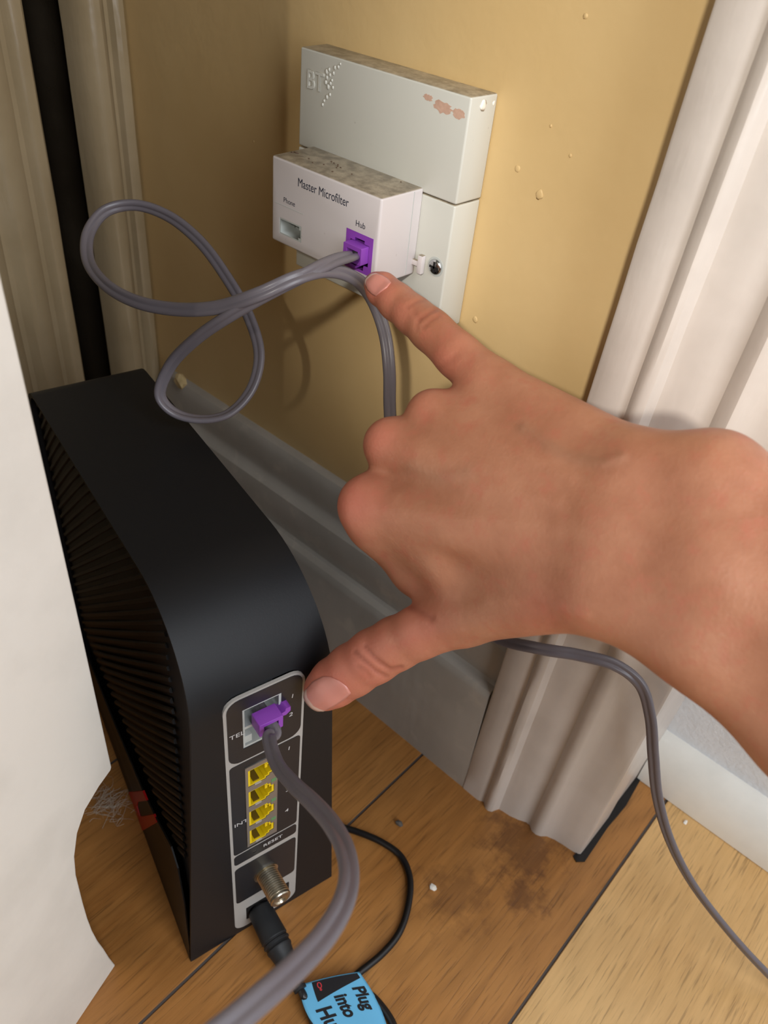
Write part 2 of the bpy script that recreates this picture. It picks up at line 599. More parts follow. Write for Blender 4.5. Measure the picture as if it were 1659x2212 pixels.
for (u_, v_, r_) in ((1165, 420, 1.6), (1190, 272, 0.5), (1118, 365, 1.1), (1232, 336, 0.6), (1265, 35, 0.8), (548, 306, 0.5), (1026, 690, 1.3), (280, 188, 0.8)):
    q = on_plane(u_, v_, 1, 0)
    bmq = bmesh.new(); bmesh.ops.create_icosphere(bmq, subdivisions=2, radius=1)
    rr_ = random.Random(int(u_))
    for v in bmq.verts:
        k_ = rr_.uniform(.85, 1.15)
        v.co = Vector((q[0] + v.co.x * r_ * k_, v.co.y * 0.32, q[2] + v.co.z * r_ * 1.15 * k_))
    finish('paint_nib', bmq, M['wall'], wall_back, True)

# left side: two cream mouldings with a dark gap between them
P_A = [(-150, 0), (-143, 0.0), (-140.6, -1.2), (-140.2, -4), (-141.5, -6.5), (-144.5, -8), (-144.5, -10), (-141, -12), (-138.5, -15.5),
       (-138.5, -19.5), (-141, -23), (-145, -25.5), (-150, -27), (-154, -28), (-156, -26), (-156, 0)]
tr2 = prism('trim_2', P_A, 0, 1000, M['old_trim'], nz=40, jitter=0.18)
tag(tr2, kind='structure', label='narrow cream moulded strip where left frame meets ochre wall')
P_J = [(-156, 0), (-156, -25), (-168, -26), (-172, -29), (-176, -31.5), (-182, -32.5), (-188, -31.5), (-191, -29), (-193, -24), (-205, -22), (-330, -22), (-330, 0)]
tr5 = prism('trim_5', P_J, 0, 1000, M['jamb_shade'], nz=20, jitter=0.1)
tag(tr5, kind='structure', label='shade-coloured jamb with a rounded bead deep in the left gap')
P_B = [(-140, -53.5), (-138.6, -55), (-138.2, -58), (-139, -61), (-141.5, -63.5), (-141.5, -66), (-139.4, -68.5), (-138.2, -73), (-138.6, -78),
       (-141.6, -82), (-141.6, -85), (-137.5, -88), (-134.5, -94), (-134.5, -101), (-138, -106), (-138, -112), (-134, -118), (-132, -128), (-132, -260),
       (-330, -260), (-330, -57), (-160, -54.5)]
tr3 = prism('trim_3', P_B, 0, 1000, M['old_trim'], nz=40, jitter=0.22)
tag(tr3, kind='structure', label='wide cream gloss moulding left of the dark gap')
wl = box('wall_left', -345, -331, -300, 0, 0, 1000, M['jamb_shade'])
tag(wl, kind='structure', label='shade-coloured back of the gap between the left mouldings')

# skirting along the ochre wall
BP = [(0, 0), (-18, 0), (-18, 80), (-17.6, 83), (-16.4, 85.2), (-14.6, 86), (-12.6, 86.4), (-11.4, 88.2), (-11.6, 91), (-12.6, 95),
      (-12.4, 108), (-11.6, 112), (-9.4, 114), (-7.6, 116.2), (-7.0, 119), (-7.6, 123), (-7.4, 133), (-6.6, 137), (-5.0, 139.4), (-2.8, 140), (0, 140)]
bb = extrude_x('baseboard_back', BP, -128, 151.4, M['base'])
tag(bb, kind='structure', label='grey-white moulded skirting board below the ochre wall')

# right-hand architrave and door lining
P_R = [(151, 0), (151, -17.6), (152, -18.2), (162, -18.2), (163.6, -17.8), (164.8, -17.0), (165.8, -17.0), (166.8, -18.2), (168.4, -19.3),
       (170.6, -19.5), (172.4, -18.4), (173.4, -16), (174.4, -14.2), (177, -13.6), (181, -13.2), (186, -11.6), (190, -9.6), (192.4, -9.6),
       (195, -11.6), (198, -12), (200.4, -10.8), (203, -8.4), (207, -7), (212, -6.2), (220.5, -5.2), (221.8, -4.4), (222, -3), (222, 0)]
tr1 = prism('trim_1', P_R, 0.0, 1000, M['trim'], lean=0.022, nz=50, jitter=0.10)
tag(tr1, kind='structure', label='white moulded door architrave right of the ochre wall')
lining = prism('trim_4', [(213, 0), (222, 0), (222, 26), (220.8, 28), (220.8, 78), (213, 78)], 1.0, 1000, M['trim'], lean=0.022, nz=20, jitter=0.05)
tag(lining, kind='structure', label='white door lining behind the right architrave')
d1 = box('door_1', 205, 1000, 78, 112, 0, 1000, M['door'])
tag(d1, kind='structure', label='pale textured door panel in the right-hand opening')
qp = [(78, 0.5)] + [(78 - 17 * math.cos(a), 2.0 + 30 * math.sin(a)) for a in np.linspace(0, math.pi / 2, 14)]
qp = [(61, 0.5)] + qp[1:] + [(78, 0.5)]
bead = extrude_x('door_bead', qp, 221.5, 1000, M['bead'], d1)

# near white board scribed to a skirting shape
pe = np.array([0.316, -0.949]); po = np.array([93.0, -207.1]); pn = np.array([-0.949, -0.316])
outl = [(0, 0), (1.8, 12), (3.2, 25.2), (4.8, 37), (5.8, 49.5), (6.1, 62), (5.9, 75.3), (5.1, 97), (3.4, 108.3), (-0.5, 118.8), (-6.3, 125.9), (-14.7, 129.2), (-21.6, 130.3), (-22.4, 131.5),
        (-22.3, 206), (-22.0, 262), (-21.5, 327), (-21, 700), (330, 700), (330, 0)]
V = []
for th in (0.0, 15.0):
    for (s_, z_) in outl:
        q = po + pe * s_ + pn * th
        V.append((q[0], q[1], max(z_, 0.02)))
n_ = len(outl)
FCS = [tuple(range(n_)), tuple(range(2 * n_ - 1, n_ - 1, -1))] + [(i, n_ + i, n_ + (i + 1) % n_, (i + 1) % n_) for i in range(n_)]
board = pydata('white_board', V, FCS, M['panel'])
bm = bmesh.new(); bm.from_mesh(board.data); bmesh.ops.recalc_face_normals(bm, faces=bm.faces)
bmesh.ops.bevel(bm, geom=[e for e in bm.edges if all(len(f.verts) > 4 for f in e.link_faces) is False and any(len(f.verts) > 4 for f in e.link_faces)], offset=0.7 * S, segments=2, profile=0.5, affect='EDGES')
bm.to_mesh(board.data); bm.free()
tag(board, 'white painted upright board with a curved notch cut at its foot, left of the router', 'board')

# ------------------------------------------------------------------ master socket
FRONT = Matrix.Rotation(math.pi / 2, 4, 'X')            # local x,y -> world x,z, facing the room (-y)


def face_at(x, y, z):
    return Matrix.Translation((x, y, z)) @ FRONT


sock = empty('telephone_socket', (0, 0, 258))
tag(sock, 'white wall telephone socket plate with embossed logo and dusty top', 'socket')


def wedge_box(name, x0, x1, y1, z0, z1, mat, parent, dep, bev=0.8, draft=0.5):
    bm = bmesh.new()
    bmesh.ops.create_cube(bm, size=1)
    for v in bm.verts:
        f = v.co.y < 0
        x = x0 if v.co.x < 0 else x1
        z = z0 if v.co.z < 0 else z1
        if f:
            x += draft if v.co.x < 0 else -draft
        v.co = Vector((x, (y1 - dep) if f else y1, z))
    bmesh.ops.bevel(bm, geom=list(bm.edges), offset=bev, segments=3, profile=0.5, affect='EDGES')
    return finish(name, bm, mat, parent, True, 40)


cover = wedge_box('upper_cover', 0, 85.4, -0.3, 52.0, 88.3, M['plate'], sock, 15.1)
lower = wedge_box('lower_cover', 0, 85.2, -0.3, 0, 51.6, M['plate'], sock, 15.1)
# embossed lettering and mark, same white plastic
text('embossed_letters', 'BT', 9.6, M['plate'], sock, face_at(4.6, -15.2, 77.6), bold=0.08, thick=0.6, sx=0.86)
dots = [(15.2, 82.4, 1.1), (16.6, 83.4, .8), (17.2, 81.6, .8), (19.0, 82.6, .8), (19.6, 84.6, .9), (21.4, 85.2, .8), (22.4, 86.4, .6), (15.0, 78.6, 1.0), (16.4, 77.4, 1.2), (17.6, 78.8, .9),
        (19.0, 77.6, .8), (17.6, 74.8, .8), (16.0, 73.6, 1.0), (14.6, 72.0, .7), (13.8, 70.4, .8), (15.6, 80.4, .9), (18.4, 80.0, .7)]
bmq = bmesh.new()
for (dx, dz, r) in dots:
    g = bmesh.ops.create_icosphere(bmq, subdivisions=1, radius=1)
    for v in g['verts']:
        v.co = Vector((dx + v.co.x * r * 0.8, -15.3 + v.co.y * 0.55, dz + v.co.z * r * 1.15))
finish('embossed_mark', bmq, M['plate'], sock, True)
# screw with cross slot
scr = lathe('screw', [(0, 0.1), (0, 3.1), (0.35, 3.05), (0.8, 2.6), (1.0, 1.6), (1.05, 0.1)], M['steel'], sock, face_at(79.6, -15.5, 26.6), 24)
box('slot', -2.2, 2.2, -0.42, 0.42, 0.8, 1.12, M['hole'], scr)
box('slot', -0.42, 0.42, -2.2, 2.2, 0.8, 1.12, M['hole'], scr)
lathe('screw_hole', [(0, 0.1), (0, 4.0), (0.12, 3.9), (0.12, 0.1)], M['port_grey'], sock, face_at(79.6, -15.35, 26.6), 24)
# bare patches where the paint has pulled off
def blob_loop(cx, cy, rx, ry, seed, n=22):
    r = random.Random(seed)
    return [(cx + rx * math.cos(2 * math.pi * k / n) * r.uniform(0.72, 1.12), cy + ry * math.sin(2 * math.pi * k / n) * r.uniform(0.7, 1.15)) for k in range(n)]
for (cx_, cz_, rx_, rz_, sd) in ((66.2, 84.2, 2.3, 1.2, 1), (73.0, 82.6, 4.6, 2.0, 2), (80.6, 82.2, 2.9, 1.7, 3)):
    shape('bare_patch', [blob_loop(cx_, cz_, rx_, rz_, sd)], 0.06, M['flake'], sock, face_at(0, -15.38, 0))
for (y_, z_, r_, sd) in ((-8.4, 85.0, 2.3, 4), (-2.2, 85.2, 1.2, 5)):
    bmq = bmesh.new()
    bmesh.ops.create_icosphere(bmq, subdivisions=2, radius=1)
    rr_ = random.Random(sd)
    for v in bmq.verts:
        v.co = Vector((85.2 + v.co.x * 0.28, y_ + v.co.y * r_ * rr_.uniform(.55, 1.15), z_ + v.co.z * r_ * rr_.uniform(.45, 1.0)))
    finish('paint_blob', bmq, M['white_chip'], sock, True)

# ------------------------------------------------------------------ plug-in filter
filt = empty('microfilter', (0, -15.4, 278))
tag(filt, 'white plug-in filter box with two front ports on the socket plate', 'filter')
D0 = -23.3
body = wedge_box('body', 9.8, 69.4, 0, 0.2, 34.0, M['filter'], filt, 23.3, bev=1.0, draft=0.4)


def cut_box(x0, x1, y0, y1, z0, z1):
    bm = bmesh.new(); bmesh.ops.create_cube(bm, size=1)
    for v in bm.verts:
        v.co = Vector(((x0 if v.co.x < 0 else x1), (y0 if v.co.y < 0 else y1), (z0 if v.co.z < 0 else z1)))
    return bm


cb = cut_box(14.9, 28.0, -30, -13.5, 4.4, 11.0)
c1 = finish('cut', cb, None); c1.location = Vector((0, -15.4, 278)) * S
bpy.context.view_layer.update()
apply_bool(body, c1)
c2 = finish('cut', cut_box(52.7, 66.7, -30, -12, 3.7, 18.5), None); c2.location = Vector((0, -15.4, 278)) * S
bpy.context.view_layer.update()
apply_bool(body, c2)
smooth_by(body, 40)
# phone port: stepped mouth in the grey-white liner
ph = shape('phone_port', [rrect(14.9, 28.0, 4.4, 11.0), [(15.5, 4.9), (26.2, 4.9), (26.2, 5.9), (27.4, 5.9), (27.4, 9.2), (26.6, 9.2), (26.6, 10.4), (15.5, 10.4)]], 8.0, M['port_grey'], filt, face_at(0, D0 + 8.1, 0))
box('port_back', 15.2, 27.6, -14.6, -13.8, 4.6, 10.9, M['port_grey'], filt)
for k in range(4):
    box('contact', 17.5 + k * 2.0, 18.1 + k * 2.0, -20.5, -15, 9.4, 9.8, M['nickel'], ph if False else filt)
# hub port: purple surround with stepped mouth
shape('hub_port', [rrect(52.7, 66.7, 3.7, 18.5), [(55.0, 7.0), (55.0, 15.2), (57.4, 15.2), (57.4, 16.4), (62.4, 16.4), (62.4, 15.2), (64.9, 15.2), (64.9, 7.0), (62.6, 7.0), (62.6, 4.8), (57.2, 4.8), (57.2, 7.0)]], 9.0, M['purple'], filt, face_at(0, D0 + 8.9, 0))
box('port_back', 54, 66, -14, -12.4, 4, 18, M['purple'], filt)
# printed words
TF = D0 - 0.02
text('printed_title', 'Master Microfilter', 4.7, M['ink'], filt, face_at(25.2, TF, 27.6), heavy=0.3, sx=0.80, thick=0.02)
text('printed_word', 'Phone', 2.9, M['ink'], filt, face_at(17.2, TF, 18.6), heavy=0.11, sx=0.92, thick=0.02)
text('printed_word', 'Hub', 3.2, M['ink'], filt, face_at(57.0, TF, 21.6), heavy=0.11, sx=0.92, thick=0.02)
# thin mould line above the phone port, release clip on the side
box('mould_line', 12.2, 28.8, D0 - 0.06, D0 + 0.2, 16.15, 16.35, M['port_grey'], filt)
box('seam', 69.2, 69.46, -5.6, -5.4, 1.0, 33.4, M['port_grey'], filt)
clip = box('release_clip', 72.2, 74.6, -2.6, -0.2, 2.0, 9.6, M['filter'], filt, bev=0.5)
box('clip_stem', 69.0, 72.6, -2.2, -0.6, 4.6, 6.8, M['filter'], filt, bev=0.3)
# crumbs lying on the dusty top
for k, (x_, y_, a_, w_, h_) in enumerate([(13.6, -13.5, 0.1, 3.6, .8), (12.4, -14.6, .3, 1.6, .7), (21.6, -14.2, 0, .8, .6), (30, -14.2, 0, .8, .6), (34.4, -11.0, 0, 1.1, .3), (36.2, -11.2, .2, 1.2, .3), (35.4, -12.6, 0, 1.0, .3), (30.8, -9.4, 0, 1.1, .3), (33.2, -9.6, 0, 1.0, .3), (26, -16.4, 0, .8, .5), (38, -17.4, 0, .9, .7), (29, -9, 0, 1.0, .4), (60.4, -3.2, 0, .6, .6), (44, -13, 0, .7, .5)]):
    bmq = bmesh.new()
    bmesh.ops.create_icosphere(bmq, subdivisions=1, radius=1)
    for v in bmq.verts:
        v.co = Vector((x_ + v.co.x * w_ * .5, y_ + v.co.y * h_ * .6, 34.15 + v.co.z * 0.22))
    finish('crumb', bmq, M['crumb'], filt, True)

# ------------------------------------------------------------------ router
RH, RL = 212.0, 178.0
RA = math.atan2(-0.2348, 0.972)
rout = empty('router', (116.5, -182.4, 0), RA)
tag(rout, 'black upright broadband router with ported narrow end facing the camera', 'router')


def side_l(n, z):
    k = z / RH
    return 14.0 * k + 0.075 * abs(n) * (1 - k)


def side_r(n, z):
    k = z / RH
    return 77.2 - 12.2 * k - 0.03 * abs(n) * (1 - k)


def arc(cx, cz, r, a0, a1, m):
    return [(cx + r * math.cos(math.radians(a0 + (a1 - a0) * k / m)), cz + r * math.sin(math.radians(a0 + (a1 - a0) * k / m))) for k in range(m + 1)]


def router_outline(inset):
    i = inset
    p = [(-i, 2 + i)]
    p += arc(-44, RH - 44, 44 - i, 0, 90, 16)
    p += arc(-RL + 12, RH - 12, 12 - i, 90, 180, 6)
    p += [(-RL + i, 2 + i)]
    return p


oo = router_outline(0.0)
ii = router_outline(2.2)
N_ = len(oo)
V, Fc = [], []
rings = []
def ring(pts, f):
    st = len(V)
    for (n, z) in pts:
        V.append((n, f(n, max(z, 0)), z))
    rings.append(st)
oo0 = [(n, (0.02 if z <= 2.01 else z)) for n, z in oo]
ii0 = [(n, z) for n, z in ii]
ring(ii0, lambda n, z: side_l(n, z) + 3.2)      # inset left face
ring(ii0, lambda n, z: side_l(n, z) + 0.35)
ring(oo0, lambda n, z: side_l(n, z) + 0.0)
ring(oo0, lambda n, z: side_r(n, z) - 0.0)
ring(ii0, lambda n, z: side_r(n, z) - 0.35)
ring(ii0, lambda n, z: side_r(n, z) - 3.2)
for a in range(len(rings) - 1):
    for i in range(N_):
        j = (i + 1) % N_
        Fc.append((rings[a] + i, rings[a] + j, rings[a + 1] + j, rings[a + 1] + i))
Fc.append(tuple(rings[0] + i for i in range(N_ - 1, -1, -1)))
Fc.append(tuple(rings[-1] + i for i in range(N_)))
shell = pydata('shell', V, Fc, M['black'], rout)
bm = bmesh.new(); bm.from_mesh(shell.data); bmesh.ops.recalc_face_normals(bm, faces=bm.faces)
bmesh.ops.triangulate(bm, faces=[f for f in bm.faces if len(f.verts) > 4]); bm.to_mesh(shell.data); bm.free()
cav = shape('cut', [rrect(22.9, 55.7, 3.2, 180.2, 6.1)], 19.0, M['hole'], rout, Matrix.Translation((-14, 0, 0)) @ Matrix(((0, 0, 1, 0), (1, 0, 0, 0), (0, 1, 0, 0), (0, 0, 0, 1))))
bpy.context.view_layer.update()
apply_bool(shell, cav)
smooth_by(shell, 32)

OUT = Matrix(((0, 0, 1, 0), (1, 0, 0, 0), (0, 1, 0, 0), (0, 0, 0, 1)))     # local x,y -> router y,z, facing +x


def pf(x, y=0.0, z=0.0):
    return Matrix.Translation((x, y, z)) @ OUT


TEL = (30.3, 46.0, 149.4, 172.6)
ETH = (30.4, 44.5, 77.6, 136.8)
DCI = (29.0, 41.0, 9.0, 21.0)
shape('port_panel', [rrect(23.0, 55.6, 3.3, 180.1, 6.0), rrect(*TEL), rrect(*ETH), rrect(*DCI)], 1.2, M['silver'], rout, pf(-1.25))
shape('inlay', [rrect(24.3, 54.5, 142.0, 179.2, 5.0), rrect(*TEL)], 0.25, M['inlay'], rout, pf(-0.1))
shape('inlay', [rrect(24.3, 54.5, 75.2, 140.8, 1.6), rrect(*ETH)], 0.25, M['inlay'], rout, pf(-0.1))
shape('inlay', [rrect(24.3, 54.5, 66.4, 74.0, 1.6), [(34.0 + 1.0 * math.cos(a), 70.0 + 1.0 * math.sin(a)) for a in np.linspace(0, 2 * math.pi, 16)[:-1]]], 0.25, M['inlay'], rout, pf(-0.1))
shape('inlay', [rrect(24.3, 54.5, 30.5, 62.8, 2.0)], 0.25, M['inlay'], rout, pf(-0.1))
lathe('reset_hole', [(0, 0.05), (0, 1.0), (0.3, 1.0), (0.3, 0.05)], M['hole'], rout, pf(-0.35, 34.0, 70.0), 16)
# lettering
PT = 0.17
text('lettering', 'TEL', 3.3, M['print'], rout, pf(PT, 24.9, 159.6), sx=1.18, heavy=0.1, thick=0.02)
text('lettering', '1', 3.0, M['print'], rout, pf(PT, 49.4, 167.6), thick=0.02, shear=0.1, heavy=0.1, sx=1.2)
text('lettering', '2', 3.0, M['print'], rout, pf(PT, 49.0, 156.8), thick=0.02, shear=0.1, heavy=0.1, sx=1.2)
text('lettering', '1', 3.0, M['print'], rout, pf(PT, 48.6, 135.2), thick=0.02, shear=0.1, heavy=0.1, sx=1.2)
text('lettering', '2', 3.0, M['print'], rout, pf(PT, 48.4, 120.0), thick=0.02, shear=0.1, heavy=0.1, sx=1.2)
text('lettering', '3', 3.0, M['print'], rout, pf(PT, 48.4, 105.6), thick=0.02, shear=0.1, heavy=0.1, sx=1.2)
text('lettering', '4', 3.0, M['print'], rout, pf(PT, 48.4, 89.6), thick=0.02, shear=0.1, heavy=0.1, sx=1.2)
text('lettering', 'INT', 3.3, M['print'], rout, pf(PT, 25.0, 99.0), thick=0.02, sx=1.18, heavy=0.1)
text('lettering', 'RESET', 3.0, M['print'], rout, pf(PT, 38.0, 70.4), thick=0.02, sx=1.2, heavy=0.1)
text('lettering', 'o', 3.6, M['print'], rout, pf(0.6, 46.9, 11.0), thick=0.03, heavy=0.1)
# twin telephone port
tp = shape('telephone_port', [rrect(TEL[0] + .1, TEL[1] - .1, TEL[2] + .1, TEL[3] - .1), rrect(31.2, 44.9, 161.8, 171.6), rrect(31.2, 44.9, 150.4, 160.4)], 9.0, M['port_grey'], rout, pf(-9.2))
box('port_back', -12, -9, 30.6, 45.6, 149.8, 172.2, M['port_grey'], rout)
box('key_block', -8.5, -1.0, 31.2, 34.4, 150.6, 154.8, M['port_grey'], rout, bev=0.2)
for k in range(3):
    box('contact_wing', -8.5, -2.0, 39.6 + k * 1.6, 40.4 + k * 1.6, 155.4, 159.8, M['silver'], rout)
# four-way network jack block
jack_outer = lambda z: [(31.6, z - 5.6), (39.4, z - 5.6), (39.4, z - 4.4), (41.0, z - 4.4), (41.0, z - 3.1), (43.0, z - 3.1), (43.0, z + 2.6), (41.6, z + 2.6), (41.6, z + 4.4), (40.2, z + 4.4), (40.2, z + 5.6), (31.6, z + 5.6)]
jz = [84.4 + 14.75 * k for k in range(4)]
eth = shape('network_jack_cage', [rrect(ETH[0] + .05, ETH[1] - .05, ETH[2] + .05, ETH[3] - .05)] + [jack_outer(z) for z in jz], 9.5, M['metal'], rout, pf(-8.9))
box('jack_back', -13, -9, ETH[0] + .3, ETH[1] - .3, ETH[2] + .3, ETH[3] - .3, M['hole'], rout)
for k, z in enumerate(jz):
    inner = [(32.6, z - 4.9), (38.9, z - 4.9), (38.9, z - 3.7), (40.3, z - 3.7), (40.3, z - 2.2), (41.9, z - 2.2), (41.9, z + 1.6), (40.8, z + 1.6), (40.8, z + 3.4), (39.2, z + 3.4), (39.2, z + 4.9), (32.6, z + 4.9)]
    outer = [(x + (0.12 if x < 36 else -0.12), y + (0.12 if y < z else -0.12)) for x, y in jack_outer(z)]
    jk = shape('network_jack', [outer, inner], 8.8, M['yellow'], rout, pf(-8.5))
    box('jack_floor', -8.9, -8.0, 32.2, 42.2, z - 5.0, z + 5.0, M['yellow'], jk)
    jf = box('contact_block', -8.0, -0.4, 34.2, 36.8, z - 4.9, z - 4.2, M['contact'], rout)
    box('spring_lip', -0.6, 0.75, 34.4, 37.2, z - 6.0, z - 5.2, M['silver'], rout)
    box('latch_slot', -7.9, -7.3, 40.3, 42.0, z - 2.2, z + 1.6, M['hole'], rout)
    box('post', -7.0, 0.3, 38.9, 40.0, z + 1.8, z + 4.6, M['yellow'], rout)
    if k < 4:
        box('status_lens', 0.3, 0.75, 41.6, 43.8, z + 4.6, z + 6.6, M['led'], rout)
# coaxial connector: threaded barrel with open end
prof = [(0, 6.0), (0.8, 6.0), (0.8, 4.7)]
zt = 0.9
while zt < 13.2:
    prof += [(zt, 4.5), (zt + 0.35, 5.1), (zt + 0.55, 5.1), (zt + 0.9, 4.5)]
    zt += 1.05
prof += [(zt, 4.9), (zt + 0.8, 5.0), (zt + 1.3, 4.6), (zt + 1.3, 3.4), (zt + 0.5, 2.9), (zt + 0.5, 0.9), (zt - 0.4, 0.8), (zt - 0.4, 0.05)]
coax = lathe('coax_connector', prof, M['nickel'], rout, pf(0.1, 39.2, 46.0), 40, 25)
lathe('coax_core', [(zt - 0.3, 0.05), (zt - 0.3, 0.8), (zt - .35, 0.05)], M['hole'], coax, Matrix.Identity(4), 12)
# power inlet and rocker switch
shape('power_inlet', [rrect(29.1, 40.9, 9.1, 20.9), [(35 + 4.0 * math.cos(a), 15 + 4.0 * math.sin(a)) for a in np.linspace(0, 2 * math.pi, 24)[:-1]]], 6, M['hole'], rout, pf(-6.2))
sw = shape('power_switch', [[(42.0, 8.0), (50.4, 8.0), (50.4, 13.0), (51.6, 13.0), (51.6, 22.5), (42.0, 22.5)]], 0.6, M['hole'], rout, pf(-0.1))
# side grille: inset ribbed panel with a fan of ribs
def vent_ok(n, z):
    if not (-RL + 4.5 < n < -30 + 0.12 * (RH - z) and z < RH - 4.0): return False
    if z < 54 + 0.05 * (n + 178): return False
    if n < -RL + 12 and z > RH - 12 and math.hypot(n + RL - 12, z - RH + 12) > 8: return False
    return not (n > -44 and z > RH - 44 and math.hypot(n + 44, z - RH + 44) > 40.5)


for k in range(64):
    n0 = 190.0 - 6.2 * k                         # where the rib's line would meet the top edge
    pts = [(n0 - t * 0.72, RH - t * 0.69) for t in np.arange(0, 420, 1.0)]
    pts = [p for p in pts if vent_ok(*p)]
    n1 = n0 + 6.2 * 0
    if len(pts) < 6: continue
    Vr, Fr = [], []
    m_ = 4
    for q in range(m_ + 1):
        n, z = pts[round(q * (len(pts) - 1) / m_)]
        for (sgn, lift) in ((-1, 0.0), (-0.6, 1.0), (0.6, 1.0), (1, 0.0)):
            nn, zz = n + 0.69 * 1.15 * sgn, z - 0.72 * 1.15 * sgn
            Vr.append((nn, side_l(nn, zz) + 3.15 - lift, zz))
    for q in range(m_):
        for j in range(3):
            Fr.append((q * 4 + j, q * 4 + j + 1, q * 4 + 5 + j, q * 4 + 4 + j))
    Fr += [(0, 1, 2, 3), (m_ * 4 + 3, m_ * 4 + 2, m_ * 4 + 1, m_ * 4)]
    pydata('grille_rib', Vr, Fr, M['rib'], rout, False)
# red loop mark wrapping the bottom edge
def side_shape(name, pts, mat, lift):
    Vs = [(n, side_l(n, z) - lift, z) for n, z in pts] + [(n, side_l(n, z) + 0.6, z) for n, z in pts]
    q = len(pts)
    return pydata(name, Vs, [tuple(range(q)), tuple(range(2 * q - 1, q - 1, -1))] + [(i, q + i, q + (i + 1) % q, (i + 1) % q) for i in range(q)], mat, rout)
# smooth outer lip along the foot of the grille side
LIP = [(-1.2, 0.2), (-2.0, 12), (-8, 40), (-16, 58), (-24, 63), (-45, 55), (-65, 49), (-110, 44), (-RL + 1, 41), (-RL + 1, 0.2)]
side_shape('foot_lip', LIP, M['black_side'], 0.1)
side_shape('red_loop', [(-97.8, 0.3), (-63.3, 51.0), (-57.4, 51.3), (-76.6, 22.2), (-80.5, 12.2), (-75.7, 9.9), (-69.7, 18.8), (-47.1, 54.8), (-42.5, 55.0), (-72.8, 0.4)], M['red'], 0.4)

# ------------------------------------------------------------------ cables
def flat_profile(w=5.2, t=2.4):
    """two-core flat lead: rounded edges, shallow groove down each broad side. (n, b) pairs"""
    out = []
    h = t / 2
    for k in range(7):
        a = math.radians(-90 + 180 * k / 6)
        out.append((h * math.sin(a), w / 2 - h + h * math.cos(a)))
    out += [(h * 1.02, 0.75), (h * 0.70, 0.16), (h * 0.70, -0.16), (h * 1.02, -0.75)]
    for k in range(7):
        a = math.radians(90 + 180 * k / 6)
        out.append((h * math.sin(a), -(w / 2 - h) + h * math.cos(a)))
    out += [(-h * 1.02, -0.75), (-h * 0.70, -0.16), (-h * 0.70, 0.16), (-h * 1.02, 0.75)]
    return out


def flat_cable(name, keys, parent, mat):
    """keys: point xyz + twist (degrees away from facing the viewer's side)"""
    K = catmull(np.array([list(p) + [tw] for p, tw in keys]), 12)
    C = K[:, :3]
    T = np.gradient(C, axis=0); T /= np.linalg.norm(T, axis=1)[:, None]
    Ns = []
    for i in range(len(C)):
        v = CAM_C - C[i]; v -= T[i] * (v @ T[i]); v /= np.linalg.norm(v)
        b = np.cross(T[i], v)
        a = math.radians(K[i, 3])
        Ns.append(v * math.cos(a) + b * math.sin(a))
    return sweep(name, C, Ns, flat_profile(), mat, parent)


def plug(name, parent, mtx):
    """rear half of a small modular plug: open-backed frame with a side latch; local z points out of the port"""
    pr = shape(name, [rrect(-4.6, 4.6, -3.2, 3.2, 0.3), rrect(-3.0, 3.0, -1.9, 1.7, 0.2)], 6.0, M['purple'], parent, mtx @ Matrix.Translation((0, 0, -2.0)), 0.12)
    return pr


cab1 = empty('telephone_cable', tuple(on_plane(780, 555, 1, -38.7)))
tag(cab1, 'grey flat telephone cable looping from the filter, purple plug in its Hub port', 'cable')
hub_c = np.array([60.0, -38.7, 289.6])
L1 = [((60.0, -30.0, 289.4), 80), ((60.0, -37.0, 289.4), 78), ((60.2, -41.5, 289.0), 70), (at(758, 553, 297), 50), (at(725, 562, 291), 25), (at(660, 593, 284), -20), (at(590, 630, 283), -40), (at(500, 680, 290), -35),
      (at(420, 735, 304), -30), (at(365, 795, 318), -25), (at(346, 855, 326), -30), (at(372, 888, 330), -45), (at(425, 905, 332), -60), (at(490, 895, 333), -60), (at(540, 845, 334), -45), (at(560, 770, 336), -35),
      (at(540, 690, 338), -25), (at(490, 600, 340), -20), (at(430, 520, 342), -20), (at(360, 465, 343), -30), (at(290, 443, 342), -35), (at(230, 455, 339), -25), (at(193, 500, 334), -10), (at(190, 560, 327), 10),
      (at(225, 612, 318), 15), (at(290, 650, 309), 5), (at(380, 668, 300), 0), (at(470, 664, 291), -5), (at(560, 635, 282), -10), (at(640, 600, 282), -15), (at(710, 585, 290), -20), (at(768, 603, 300.5), -10),
      (at(806, 650, 312), 0), (at(831, 720, 317), 5), (at(841, 800, 321), 5), (at(842, 880, 329), 0), (at(850, 980, 344), 0), (at(890, 1120, 366), 0), (at(960, 1270, 368), 0), (at(1060, 1370, 354), 5),
      (at(1165, 1401, 334), 10), (at(1250, 1415, 331), 10), (at(1330, 1437, 329), 12), (at(1382, 1478, 331), 25), (at(1404, 1545, 336), 30), (at(1411, 1630, 344), 25), (at(1420, 1720, 353), 30), (at(1445, 1810, 361), 45),
      (at(1490, 1900, 368), 60), (at(1560, 1995, 374), 66), (at(1640, 2085, 379), 66), (at(1740, 2180, 384), 66), (at(1900, 2300, 392), 66), (at(2150, 2440, 398), 66)]
b0 = np.array(on_plane(780, 555, 1, -38.7))
def rel(keys, b): return [(np.asarray(p, float) - b, t) for p, t in keys]
def flat_cable_rel(name, keys, parent, mat, base):
    o = flat_cable(name, keys, None, mat)
    o.parent = parent
    o.location = Vector(-base) * S
    return o
flat_cable_rel('lead', L1, cab1, M['cable'], b0)
pm = Matrix.Translation(tuple(hub_c - b0)) @ FRONT
pl1 = plug('plug', cab1, pm)
